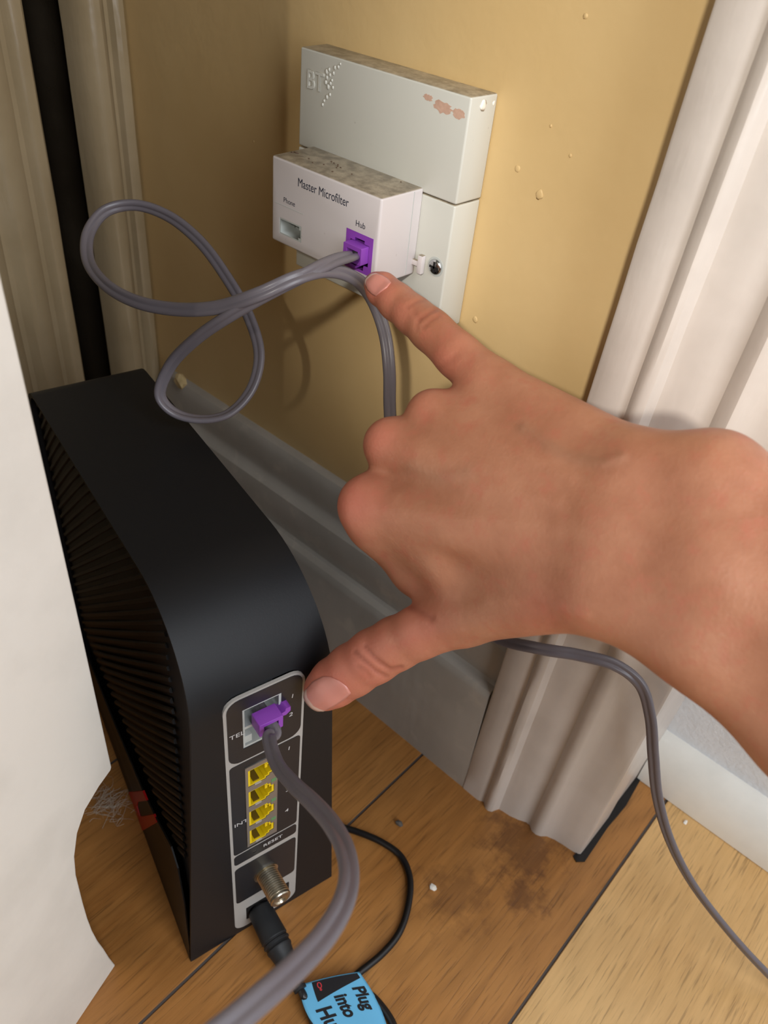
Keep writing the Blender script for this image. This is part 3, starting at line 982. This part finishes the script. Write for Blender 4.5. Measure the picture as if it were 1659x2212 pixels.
box('latch', hub_c[0] - b0[0] - 1.6, hub_c[0] - b0[0] + 1.6, hub_c[1] - b0[1] - 3.2, hub_c[1] - b0[1] + 4, hub_c[2] - b0[2] - 5.2, hub_c[2] - b0[2] - 4.2, M['purple'], cab1)

ROT = Matrix.Rotation(RA, 4, 'Z')
RO = np.array([116.5, -182.4, 0])


def rw(x, y, z):
    q = ROT @ Vector((x, y, z))
    return RO + np.array(q)


tel_c = rw(0, 38.6, 164.8)
cab2 = empty('telephone_cable', tuple(tel_c))
tag(cab2, 'grey flat telephone cable rising from the router, purple plug in its top port', 'cable')
L2 = [(rw(-4, 38.6, 164.6), 8), (rw(2, 38.6, 164.6), 8), (rw(8, 38.8, 163.4), 12), (at(582, 1592, 280), 18), (at(596, 1645, 268), 18), (at(632, 1692, 250), 8), (at(676, 1734, 230), 0), (at(716, 1780, 212), -8), (at(744, 1832, 198), -20),
      (at(754, 1890, 186), -28), (at(741, 1952, 174), -15), (at(702, 2020, 163), -2), (at(640, 2088, 153), 0), (at(560, 2160, 143), 0), (at(470, 2235, 135), 0), (at(330, 2340, 128), 0), (at(120, 2460, 124), 0)]
flat_cable_rel('lead', L2, cab2, M['cable'], np.array(tel_c))
pm2 = ROT.to_4x4() @ OUT
pl2 = plug('plug', cab2, pm2 @ Matrix.Translation((0, 0, 2.0)))
# sprung latch lever beside the plug
lt = shape('latch', [[(5.0, -1.0), (5.0, 0.6), (7.0, 1.0), (7.2, 2.4), (9.2, 2.4), (9.2, 0.0), (7.4, -1.4)]], 4.5, M['purple'], cab2, pm2 @ Matrix.Translation((0, 0, -1.0)))

# power lead: moulded plug, cord lying on the floor
pw_o = rw(0, 35.5, 14.5)
pwr = empty('power_cable', tuple(pw_o))
tag(pwr, 'black power cable with ribbed plug in the router, cord curling over the floor', 'cable')
axis = (np.array(rw(40, 35.5, 9.5)) - pw_o); axis = axis / np.linalg.norm(axis)
pmx = Vector(axis).to_track_quat('Z', 'Y').to_matrix().to_4x4()
lathe('plug_boot', [(-3, 3.2), (0.2, 3.3), (0.2, 5.0), (1.2, 5.8), (12, 6.2), (16, 6.4), (16.4, 6.0), (17.2, 6.0), (17.6, 6.4), (18.4, 6.4), (18.8, 5.8), (20, 5.8), (20.4, 6.1), (21.4, 6.0), (22, 5.6), (27.5, 4.7), (29, 4.4)], M['rubber'], pwr, pmx, 32)
for k in range(5):
    lathe('strain_rib', [(29.2 + k * 2.5, 2.2), (29.3 + k * 2.5, 3.9 - k * .2), (31.0 + k * 2.5, 3.8 - k * .2), (31.1 + k * 2.5, 2.2)], M['rubber'], pwr, pmx, 24)
e0 = pw_o + axis * 26
fl = lambda u, v, z=2.0: on_plane(u, v, 2, z)
pc = [e0, pw_o + axis * 36, pw_o + axis * 44, fl(648, 2130, 7), fl(668, 2185, 5), fl(700, 2260, 3), fl(770, 2300, 2.2), fl(850, 2290, 2.2), fl(850, 2215, 2.2), fl(800, 2150, 2.2), fl(775, 2105, 2.2)]
C1 = catmull(pc[:7], 10)
C2 = catmull([fl(742, 2132, 2.2), fl(775, 2102, 2.2), fl(826, 2060, 2.2), fl(862, 2015, 2.2), fl(882, 1955, 2.2), fl(885, 1895, 2.2), fl(866, 1850, 2.2), fl(826, 1820, 2.2), fl(775, 1798, 2.2), fl(735, 1786, 2.2), fl(690, 1776, 2.2), fl(600, 1740, 2.2)], 10)
circ = [(1.75 * math.cos(2 * math.pi * k / 12), 1.75 * math.sin(2 * math.pi * k / 12)) for k in range(12)]
for C in (catmull(pc[:-1] + [fl(800, 2160, 2.2)], 10), C2):
    o = sweep('cord', C, [np.array([0.02, 0.01, 1.0])] * len(C), circ, M['cord'], pwr)
    o.location = Vector(-pw_o) * S

# ------------------------------------------------------------------ blue paper tag round the cord
tagb = np.array(fl(700, 2150, 0.0))
tg = empty('paper_tag', tuple(tagb))
tag(tg, 'pale blue paper tag wrapped round the black power cord', 'tag')
# sheet corners on a gently rolled surface: u across (left->right), v down (toward viewer)
TLc, TRc = np.array(on_plane(646, 2128, 2, 9.0)), np.array(on_plane(776, 2099, 2, 5.0))
BLc, BRc = np.array(on_plane(712, 2252, 2, 9.0)), np.array(on_plane(838, 2222, 2, 3.0))
def sheet(u, v):
    p = (1 - v) * ((1 - u) * TLc + u * TRc) + v * ((1 - u) * BLc + u * BRc)
    p = p + np.array([0, 0, 3.5 * math.sin(math.pi * min(max(u, 0.0), 1.0)) * (0.5 + 0.5 * v)])
    # left and top edges bow outward as in a loosely rolled label
    p = p + (TLc - TRc) / np.linalg.norm(TLc - TRc) * (3.0 * math.sin(math.pi * v) * (1 - u) * 1.0) - (TLc - TRc) / np.linalg.norm(TLc - TRc) * (1.5 * math.sin(math.pi * v) * u)
    return p - tagb
nu, nv = 24, 28
Vt = [sheet(i / nu, j / nv) for j in range(nv + 1) for i in range(nu + 1)]
Ft = [(j * (nu + 1) + i, (j + 1) * (nu + 1) + i, (j + 1) * (nu + 1) + i + 1, j * (nu + 1) + i + 1) for j in range(nv) for i in range(nu)]
sh = pydata('paper', Vt, Ft, M['blue'], tg, True)
sd = sh.modifiers.new('thick', 'SOLIDIFY'); sd.thickness = 0.25 * S; sd.offset = -1
# the folded-under edge at the cord
def onto_sheet(me, lift):
    for v in me.vertices:
        u, w = v.co.x, v.co.y
        p = sheet(u, w); du = sheet(u + .01, w) - sheet(u - .01, w); dv = sheet(u, w + .01) - sheet(u, w - .01)
        n = np.cross(du, dv); n /= np.linalg.norm(n)
        if n @ (CAM_C - tagb) < 0: n = -n
        v.co = Vector((p + n * lift) * S)


def printed(name, loops, mat, lift=0.12):
    bm = bmesh.new()
    vs_ = []
    me = bpy.data.meshes.new(name)
    cu = bpy.data.curves.new('c', 'CURVE'); cu.dimensions = '2D'; cu.fill_mode = 'BOTH'
    for lp in loops:
        sp = cu.splines.new('POLY'); sp.points.add(len(lp) - 1)
        for p, (x, y) in zip(sp.points, lp): p.co = (x, y, 0, 1)
        sp.use_cyclic_u = True
    return printed_curve(name, cu, mat, lift)


def printed_curve(name, cu, mat, lift, mtx=None):
    tmp = bpy.data.objects.new('tmp', cu); COL.objects.link(tmp)
    dg = bpy.context.evaluated_depsgraph_get(); dg.update()
    me = bpy.data.meshes.new_from_object(tmp.evaluated_get(dg))
    bpy.data.objects.remove(tmp); bpy.data.curves.remove(cu)
    if mtx is not None: me.transform(mtx)
    bm = bmesh.new(); bm.from_mesh(me)
    bmesh.ops.subdivide_edges(bm, edges=bm.edges, cuts=2, use_grid_fill=True)
    bmesh.ops.triangulate(bm, faces=bm.faces)
    bm.to_mesh(me); bm.free()
    onto_sheet(me, lift)
    me.materials.clear(); me.materials.append(mat); me.name = name
    return link(bpy.data.objects.new(name, me), tg)


def line_grid(poly, n=8):
    out = []
    for i in range(len(poly)):
        a, b = np.array(poly[i]), np.array(poly[(i + 1) % len(poly)])
        out += [tuple(a + (b - a) * k / n) for k in range(n)]
    return out


pv_, pf_ = [], []
for j in range(9):
    for i in range(13):
        u_ = 0.20 + 0.75 * i / 12
        t_, b_ = 0.02, 0.36 - (u_ - 0.20) / 0.75 * 0.25
        pv_.append((u_, t_ + (b_ - t_) * j / 8, 0))
pf_ = [(j * 13 + i, j * 13 + i + 1, (j + 1) * 13 + i + 1, (j + 1) * 13 + i) for j in range(8) for i in range(12)]
pm_ = bpy.data.meshes.new('black_patch'); pm_.from_pydata(pv_, [], pf_); onto_sheet(pm_, 0.12)
pm_.materials.append(M['blue_ink']); link(bpy.data.objects.new('black_patch', pm_), tg)
lp = [(0.30 + 0.035 * math.cos(t), 0.10 + 0.055 * math.sin(t)) for t in np.linspace(0, 2 * math.pi, 22)[:-1]]
lpi = [(0.30 + 0.021 * math.cos(t), 0.10 + 0.040 * math.sin(t)) for t in np.linspace(0, 2 * math.pi, 22)[:-1]]
printed('red_ring', [lp, lpi], M['red_ink'], 0.2)
lp = [(0.30 + 0.017 * math.cos(t), 0.175 + 0.022 * math.sin(t)) for t in np.linspace(0, 2 * math.pi, 16)[:-1]]
lpi = [(0.30 + 0.006 * math.cos(t), 0.175 + 0.009 * math.sin(t)) for t in np.linspace(0, 2 * math.pi, 16)[:-1]]
printed('red_ring', [lp, lpi], M['red_ink'], 0.2)
# words run down the tag; text x -> +v, text y -> +u
for body, u0, v0, size in (('Plug', 0.82, 0.25, 0.26), ('into', 0.52, 0.33, 0.26), ('Hub', 0.22, 0.46, 0.30)):
    cu = bpy.data.curves.new('t', 'FONT'); cu.body = body; cu.size = size; cu.offset = 0.010; cu.align_y = 'CENTER'
    mt = Matrix(((0, 1, 0, u0), (0.95, 0, 0, v0), (0, 0, 1, 0), (0, 0, 0, 1)))
    printed_curve('printed_word', cu, M['blue_ink'], 0.12, mt)

# ------------------------------------------------------------------ small bits on the floor and ledges
def chip(name, pos, sx, sy, sz, mat, label, cat, seed, sub=1, group=None):
    bm = bmesh.new(); bmesh.ops.create_icosphere(bm, subdivisions=sub, radius=1)
    r = random.Random(seed)
    for v in bm.verts:
        k = r.uniform(0.7, 1.15)
        v.co = Vector((v.co.x * sx * k, v.co.y * sy * k, (v.co.z * 0.9 + 0.7) * sz * (1 if v.co.z > -0.6 else 0.75)))
    zmin = min(v.co.z for v in bm.verts)
    for v in bm.verts: v.co.z -= zmin
    o = finish(name, bm, mat)
    o.location = Vector(pos) * S
    tag(o, label, cat, group)
    return o


chip('grit_stone', fl(862, 1781, 0.0), 2.6, 2.0, 1.6, M['grit'], 'small grey stone chip on the floor near skirting', 'stone', 3)
chip('paint_flake', fl(935, 1918, 0.0), 2.2, 1.8, .8, M['white_chip'], 'small white paint flake on the floor right of the black cord', 'flake', 5)
chip('paint_flake', fl(1480, 1777, 0.0), 1.2, 2.0, .6, M['white_chip'], 'tiny white flake on the floor below the door bead', 'flake', 6)
pp = on_plane(392, 866, 2, 132)
pp = np.array([-106.0, -9.5, 139.6])
chip('plaster_lump', pp, 5.0, 3.2, 6.0, M['plaster'], 'yellowish plaster lump on the skirting end behind the router', 'plaster', 8, 2)
# grey dust fluff: fine strands
db = np.array(fl(236, 1742, 0.0))
bm = bmesh.new()
Vd, Fd = [], []
for k in range(85):
    c0 = np.array([RNG.normal(0, 6.5), RNG.normal(0, 4), abs(RNG.normal(0, 2.2)) + 0.3])
    d = RNG.normal(0, 1, 3) * np.array([1, 1, .35]); d /= np.linalg.norm(d)
    L = RNG.uniform(4, 15)
    bend = RNG.normal(0, 2.0, 3) * np.array([1, 1, .4])
    q0 = len(Vd)
    for t in np.linspace(0, 1, 7):
        p = c0 + d * L * (t - .5) + bend * math.sin(math.pi * t)
        p[2] = max(p[2], 0.15)
        w = 0.09
        Vd += [p + np.array([w, 0, 0]), p + np.array([-w * .5, w * .87, 0]), p + np.array([-w * .5, -w * .4, w * .8])]
    for t in range(6):
        for j in range(3):
            Fd.append((q0 + t * 3 + j, q0 + t * 3 + (j + 1) % 3, q0 + t * 3 + 3 + (j + 1) % 3, q0 + t * 3 + 3 + j))
dust = pydata('dust_fluff', Vd, Fd, M['dust'])
dust.location = Vector(db) * S
tag(dust, 'wispy grey dust fluff on the floor beside the router', 'dust', kind='stuff')


# ------------------------------------------------------------------ the hand
def cs(u, v, d, r=None):
    p = np.array([(u - CX) / F_PX * d, (v - CY) / F_PX * d, d])
    return p if r is None else (p, r * d / F_PX)


def seg_sdf(P, a, ra, b, rb):
    """distance to a round cone-like limb piece (radius blends along its length)"""
    ba = b - a
    h = np.clip(((P - a) @ ba) / (ba @ ba), 0, 1)
    d = np.sqrt(((P - a - h[:, None] * ba) ** 2).sum(1))
    return d - (ra + (rb - ra) * h)


def smin(a, b, k):
    h = np.clip(0.5 + 0.5 * (b - a) / k, 0, 1)
    return b + (a - b) * h - k * h * (1 - h)


PALM = [
    ((1370, 1008, 222, 82), (1062, 832, 258, 60)),
    ((1350, 1070, 220, 84), (938, 897, 262, 56)),
    ((1340, 1130, 219, 86), (846, 962, 264, 57)),
    ((1330, 1205, 219, 86), (798, 1092, 264, 60)),
    ((835, 1125, 266, 44), (965, 1212, 256, 58)),
    ((1275, 1288, 222, 78), (1010, 1326, 258, 66)),
    ((1190, 1235, 234, 84), (925, 1212, 270, 50)),
    ((815, 1140, 270, 52), (905, 1232, 276, 50)),
    ((905, 1232, 274, 52), (990, 1275, 266, 60)),
    ((1330, 1010, 238, 68), (1110, 905, 274, 66)),
    ((1280, 1260, 240, 76), (1060, 1268, 272, 66)),
    ((1290, 1110, 238, 88), (960, 1040, 276, 74)),
    ((1376, 1010, 217, 82), (1545, 1034, 206, 102)),
    ((1303, 1276, 219, 96), (1512, 1388, 204, 102)),
    ((1330, 1150, 218, 96), (1540, 1215, 204, 118)),
    ((1545, 1034, 206, 102), (1800, 1245, 192, 122)),
    ((1512, 1388, 204, 102), (1765, 1592, 192, 126)),
    ((1540, 1215, 204, 118), (1790, 1420, 192, 150)),
]
fa, fb, fc = cs(1800, 1245, 192), cs(1765, 1592, 192), cs(1790, 1420, 192)
fdir = np.array([42, 28.5, -14.0]); fdir /= np.linalg.norm(fdir)
PALM_MM = [(cs(*a[:3]), a[3] * a[2] / F_PX, cs(*b[:3]), b[3] * b[2] / F_PX) for a, b in PALM]
PALM_MM += [(fa, 13.6, fa + fdir * 110, 21), (fb, 14.0, fb + fdir * 110, 22), (fc, 16.7, fc + fdir * 110, 28)]
FINGERS = {
    'little': [(1062, 832, 258, 60), (990, 768, 268, 51), (932, 712, 277, 48), (895, 681, 283, 43), (858, 652, 289, 40), (826, 625, 294, 35), (812, 614, 296.5, 26)],
    'ring': [(938, 897, 262, 56), (1000, 960, 296, 53), (1075, 985, 292, 48), (1070, 965, 276, 44)],
    'middle': [(846, 962, 264, 57), (925, 1035, 301, 55), (1015, 1060, 297, 50), (1015, 1040, 279, 46)],
    'index': [(800, 1093, 265, 58), (840, 1163, 283, 50), (890, 1222, 298, 52), (985, 1205, 296, 48), (1000, 1150, 284, 44)],
    'thumb': [(1010, 1326, 258, 66), (905, 1366, 267, 57), (855, 1390, 272, 57), (808, 1417, 276, 58), (760, 1448, 281, 56), (722, 1474, 285, 52), (702, 1489, 287, 46)],
}


def hand_sdf(P):
    D = None
    for (a, ra, b, rb) in PALM_MM:
        d = seg_sdf(P, a, ra, b, rb)
        D = d if D is None else smin(D, d, 7.0)
    for name, ch in FINGERS.items():
        fd = None
        for p, q in zip(ch[:-1], ch[1:]):
            a, ra = cs(*p[:3]), p[3] * p[2] / F_PX
            b, rb = cs(*q[:3]), q[3] * q[2] / F_PX
            d = seg_sdf(P, a, ra, b, rb)
            fd = d if fd is None else smin(fd, d, 2.2)
        D = smin(D, fd, 3.6 if name in ('little', 'thumb') else (7.0 if name == 'index' else 3.0))
    return D


# sampled on a grid only near the skin, then turned into one closed quad mesh (surface nets)
hstep = 0.85
lo = np.array([-32, -105, 170.0]); lo = np.array([-36.0, -92.0, 128.0])
pts_all = np.array([q for (a, ra, b, rb) in PALM_MM for q in (a - ra, a + ra, b - rb, b + rb)] + [cs(*p[:3]) + s_ * p[3] * p[2] / F_PX for ch in FINGERS.values() for p in ch for s_ in (-1, 1)])
lo = pts_all.min(0) - 5; hi = pts_all.max(0) + 5
B = 8
nb = np.ceil((hi - lo) / (hstep * B)).astype(int)
dims = nb * B
bx, by, bz = np.meshgrid(*[np.arange(k) for k in nb], indexing='ij')
cen = lo + (np.stack([bx, by, bz], -1).reshape(-1, 3) * B + (B - 1) / 2) * hstep
Dc = hand_sdf(cen)
FLD = np.repeat(np.repeat(np.repeat(Dc.reshape(nb), B, 0), B, 1), B, 2).astype(np.float32)
act = np.where(np.abs(Dc) < hstep * B * 0.87 * 1.25 + 2.5)[0]
loc = np.stack(np.meshgrid(*[np.arange(B)] * 3, indexing='ij'), -1).reshape(-1, 3)
bi = np.stack([bx.ravel(), by.ravel(), bz.ravel()], -1)
for s0 in range(0, len(act), 400):
    ids = act[s0:s0 + 400]
    idx = (bi[ids][:, None, :] * B + loc[None]).reshape(-1, 3)
    FLD[idx[:, 0], idx[:, 1], idx[:, 2]] = hand_sdf(lo + idx * hstep)


def surface_nets(Fv):
    nx, ny, nz = Fv.shape
    neg = Fv < 0
    cnt = np.zeros((nx - 1, ny - 1, nz - 1), np.uint8)
    for i in (0, 1):
        for j in (0, 1):
            for k in (0, 1):
                cnt += neg[i:nx - 1 + i, j:ny - 1 + j, k:nz - 1 + k]
    cell = np.argwhere((cnt > 0) & (cnt < 8))
    ids = -np.ones(cnt.shape, np.int64)
    ids[tuple(cell.T)] = np.arange(len(cell))
    acc = np.zeros((len(cell), 3)); num = np.zeros(len(cell))
    corners = [(i, j, k) for i in (0, 1) for j in (0, 1) for k in (0, 1)]
    vals = {c: Fv[cell[:, 0] + c[0], cell[:, 1] + c[1], cell[:, 2] + c[2]] for c in corners}
    for c in corners:
        for ax in range(3):
            if c[ax]: continue
            d = list(c); d[ax] = 1; d = tuple(d)
            va, vb = vals[c], vals[d]
            s = (va < 0) != (vb < 0)
            t = np.where(s, va / np.where(s, va - vb, 1), 0)
            p = np.tile(np.array(c, float), (len(cell), 1)); p[:, ax] += t
            acc += p * s[:, None]; num += s
    verts = cell + acc / num[:, None]
    quads = []
    for ax in range(3):
        a1, a2 = (ax + 1) % 3, (ax + 2) % 3
        sl0 = [slice(None)] * 3; sl1 = [slice(None)] * 3
        sl0[ax] = slice(0, -1); sl1[ax] = slice(1, None)
        s = neg[tuple(sl0)] != neg[tuple(sl1)]
        e = np.argwhere(s)
        e = e[(e[:, a1] > 0) & (e[:, a2] > 0) & (e[:, a1] < Fv.shape[a1] - 1) & (e[:, a2] < Fv.shape[a2] - 1)]
        flip = neg[tuple(e.T)]
        q = []
        for (o1, o2) in ((-1, -1), (0, -1), (0, 0), (-1, 0)):
            f = e.copy(); f[:, a1] += o1; f[:, a2] += o2
            q.append(ids[tuple(f.T)])
        q = np.stack(q, 1)
        q[~flip] = q[~flip][:, ::-1]
        quads.append(q)
    return verts, np.vstack(quads)


hv, hq = surface_nets(FLD)
hv = lo + hv * hstep
# a few Newton steps pull every vertex onto the true surface; gradient gives the normals
def grad(P):
    e = 0.25
    return np.stack([(hand_sdf(P + np.eye(3)[i] * e) - hand_sdf(P - np.eye(3)[i] * e)) / (2 * e) for i in range(3)], 1)
G = grad(hv); G /= np.linalg.norm(G, axis=1)[:, None] + 1e-9
hv = hv - G * hand_sdf(hv)[:, None] * 0.9
# even out the broad surfaces of palm and forearm (fingers and knuckles keep their shape)
px0 = np.stack([hv[:, 0] / hv[:, 2] * F_PX + CX, hv[:, 1] / hv[:, 2] * F_PX + CY], 1)
wsm = np.clip((px0[:, 0] - 900 - 0.15 * (px0[:, 1] - 1000)) / 130.0, 0, 1)
wsm *= 1 - np.exp(-((px0 - np.array([985, 770])) ** 2).sum(1) / 70.0 ** 2)
wsm *= np.clip((px0[:, 0] - 1010) / 60.0, 0, 1) ** (px0[:, 1] > 1290)
wsm = np.maximum(wsm, 0.9 * np.exp(-((px0 - np.array([905, 1205])) ** 2).sum(1) / 75.0 ** 2))
eA = np.vstack([hq[:, [0, 1]], hq[:, [1, 2]], hq[:, [2, 3]], hq[:, [3, 0]]])
eI = np.r_[eA[:, 0], eA[:, 1]]; eJ = np.r_[eA[:, 1], eA[:, 0]]
deg = np.bincount(eI, minlength=len(hv)).astype(float)
for _ in range(90):
    av = np.stack([np.bincount(eI, weights=hv[eJ, c], minlength=len(hv)) for c in range(3)], 1) / deg[:, None]
    hv = hv + (av - hv) * (0.6 * wsm)[:, None]
G = grad(hv); G /= np.linalg.norm(G, axis=1)[:, None] + 1e-9
front = np.clip(-(G * (hv / np.linalg.norm(hv, axis=1)[:, None])).sum(1), 0, 1)
PXY = np.stack([hv[:, 0] / hv[:, 2] * F_PX + CX, hv[:, 1] / hv[:, 2] * F_PX + CY], 1)


def poly_dist(Q, line):
    best = np.full(len(Q), 1e9)
    for a, b in zip(line[:-1], line[1:]):
        a = np.array(a, float); b = np.array(b, float); ba = b - a
        h = np.clip(((Q - a) @ ba) / (ba @ ba), 0, 1)
        best = np.minimum(best, np.sqrt(((Q - a - h[:, None] * ba) ** 2).sum(1)))
    return best


# skin folds over the finger joints, tendon lines and raised veins (depth mm, width px)
FOLDS = [([(788, 1395), (806, 1418), (822, 1432), (842, 1446), (866, 1442)], 0.55, 5), ([(766, 1408), (790, 1430), (812, 1450), (834, 1462)], 0.55, 5), ([(774, 1440), (790, 1448), (800, 1462)], 0.25, 5),
         ([(880, 663), (902, 650), (918, 645)], 0.28, 5), ([(905, 690), (926, 675), (942, 668)], 0.42, 6), ([(914, 706), (930, 692), (948, 680)], 0.32, 6), ([(895, 672), (903, 690), (900, 712)], 0.2, 6),
         ([(945, 800), (962, 785), (985, 768)], 0.18, 9), ([(875, 1302), (905, 1322), (930, 1336)], 0.4, 8), ([(1245, 1010), (1240, 1080), (1262, 1160)], 0.0, 8)]
disp = np.zeros(len(hv)); crease = np.zeros(len(hv))
for line, dep, wd in FOLDS:
    g = np.exp(-(poly_dist(PXY, line) / wd) ** 2) * (front > 0.15)
    disp -= dep * g; crease = np.maximum(crease, g * min(1, dep * 1.6))
TEND = [([(846, 990), (1000, 1040), (1200, 1085)], 0.35, 16), ([(800, 1100), (1000, 1120), (1200, 1140)], 0.3, 18), ([(940, 905), (1080, 960), (1230, 1030)], 0.3, 16),
        ([(1130, 925), (1190, 965), (1240, 990), (1300, 1000), (1345, 985)], 0.45, 10), ([(890, 1010), (950, 1030), (1010, 1020)], 0.25, 13), ([(1050, 1300), (1150, 1290), (1260, 1330)], 0.3, 14)]
vein = np.zeros(len(hv))
for i, (line, amp, wd) in enumerate(TEND):
    g = np.exp(-(poly_dist(PXY, line) / wd) ** 2) * (front > 0.2)
    disp += amp * g
    if i in (3, 4): vein = np.maximum(vein, np.exp(-(poly_dist(PXY, line) / (wd * 1.5)) ** 2) * (front > 0.2))
hv = hv + G * disp[:, None]
red = np.zeros(len(hv))
for (u, v, r, a) in ((750, 1085, 75, .65), (812, 940, 55, .5), (905, 860, 50, .25), (700, 1485, 80, .85), (770, 1420, 110, .6), (890, 1360, 80, .45), (808, 620, 50, .75), (860, 680, 50, .4), (960, 790, 55, .45), (985, 740, 60, .25), (1170, 1320, 60, .25)):
    red = np.maximum(red, a * np.exp(-(((PXY - np.array([u, v])) ** 2).sum(1)) / r ** 2))
wv = (hv @ CAM_R + CAM_C) * S
me = bpy.data.meshes.new('person')
me.from_pydata(wv.tolist(), [], hq.tolist())
me.update()
bm = bmesh.new(); bm.from_mesh(me)
bmesh.ops.recalc_face_normals(bm, faces=bm.faces)
bm.to_mesh(me); bm.free()
me.polygons.foreach_set('use_smooth', [True] * len(me.polygons))
ca = me.color_attributes.new('tint', 'FLOAT_COLOR', 'POINT')
buf = np.stack([red, vein * 0.38, crease * 0.75, np.ones(len(hv))], 1).astype(np.float32).ravel()
ca.data.foreach_set('color', buf)
me.materials.append(M['skin'])
hand = bpy.data.objects.new('person', me)
link(hand)
tag(hand, 'bare right arm and hand, thumb to the router and little finger to the filter', 'person')

bvh = BVHTree.FromPolygons([tuple(v) for v in wv], hq.tolist())


def nail(loop_base, loop_tip, left, right, lift):
    """patch between four outlines, laid on the finger and slightly proud of it"""
    def poly(line, t):
        line = np.array(line, float)
        sl = np.r_[0, np.cumsum(np.linalg.norm(np.diff(line, axis=0), axis=1))]; sl /= sl[-1]
        return np.array([np.interp(t, sl, line[:, 0]), np.interp(t, sl, line[:, 1])])
    n1, n2 = 14, 16
    Vn, ok = [], True
    for j in range(n2 + 1):
        v = j / n2
        for i in range(n1 + 1):
            u = i / n1
            p = (1 - v) * poly(loop_base, u) + v * poly(loop_tip, u) + (1 - u) * poly(left, v) + u * poly(right, v)
            p = p - ((1 - u) * (1 - v) * np.array(loop_base[0]) + u * (1 - v) * np.array(loop_base[-1]) + (1 - u) * v * np.array(loop_tip[0]) + u * v * np.array(loop_tip[-1]))
            d = CAM_R.T @ np.array([(p[0] - CX) / F_PX, (p[1] - CY) / F_PX, 1.0])
            hit = bvh.ray_cast(Vector(CAM_C * S), Vector(d).normalized())
            if hit[0] is None:
                near = None
                for dist_ in np.linspace(0.15, 0.4, 60):
                    q = Vector(CAM_C * S) + Vector(d).normalized() * dist_
                    r_ = bvh.find_nearest(q)
                    if near is None or r_[3] < near[3]: near = r_
                hit = near
            edge = min(u, 1 - u) * 2
            rise = lift * (0.15 + 0.85 * min(1, edge * 3.0)) * (0.25 + 0.75 * min(1, v * 3))
            Vn.append(np.array(hit[0]) / S + np.array(hit[1]) * rise)
    Fn = [(j * (n1 + 1) + i, j * (n1 + 1) + i + 1, (j + 1) * (n1 + 1) + i + 1, (j + 1) * (n1 + 1) + i) for j in range(n2) for i in range(n1)]
    o = pydata('fingernail', Vn, Fn, M['nail'], hand, True)
    o.data.materials.append(M['nail_tip'])
    for p in o.data.polygons:
        if p.index // n1 >= n2 - 2: p.material_index = 1
    md = o.modifiers.new('t', 'SOLIDIFY'); md.thickness = 0.35 * S; md.offset = 0
    return o


nail([(714, 1462), (733, 1470), (750, 1483), (758, 1497)], [(658, 1494), (659, 1513), (670, 1529), (694, 1538)], [(714, 1462), (698, 1461), (676, 1472), (658, 1494)], [(758, 1497), (742, 1512), (720, 1526), (694, 1538)], 0.5)
nail([(812, 640), (822, 632), (836, 622), (845, 611)], [(789, 615), (791, 603), (800, 595), (812, 591)], [(812, 640), (803, 635), (795, 627), (789, 615)], [(845, 611), (838, 602), (826, 595), (812, 591)], 0.45)
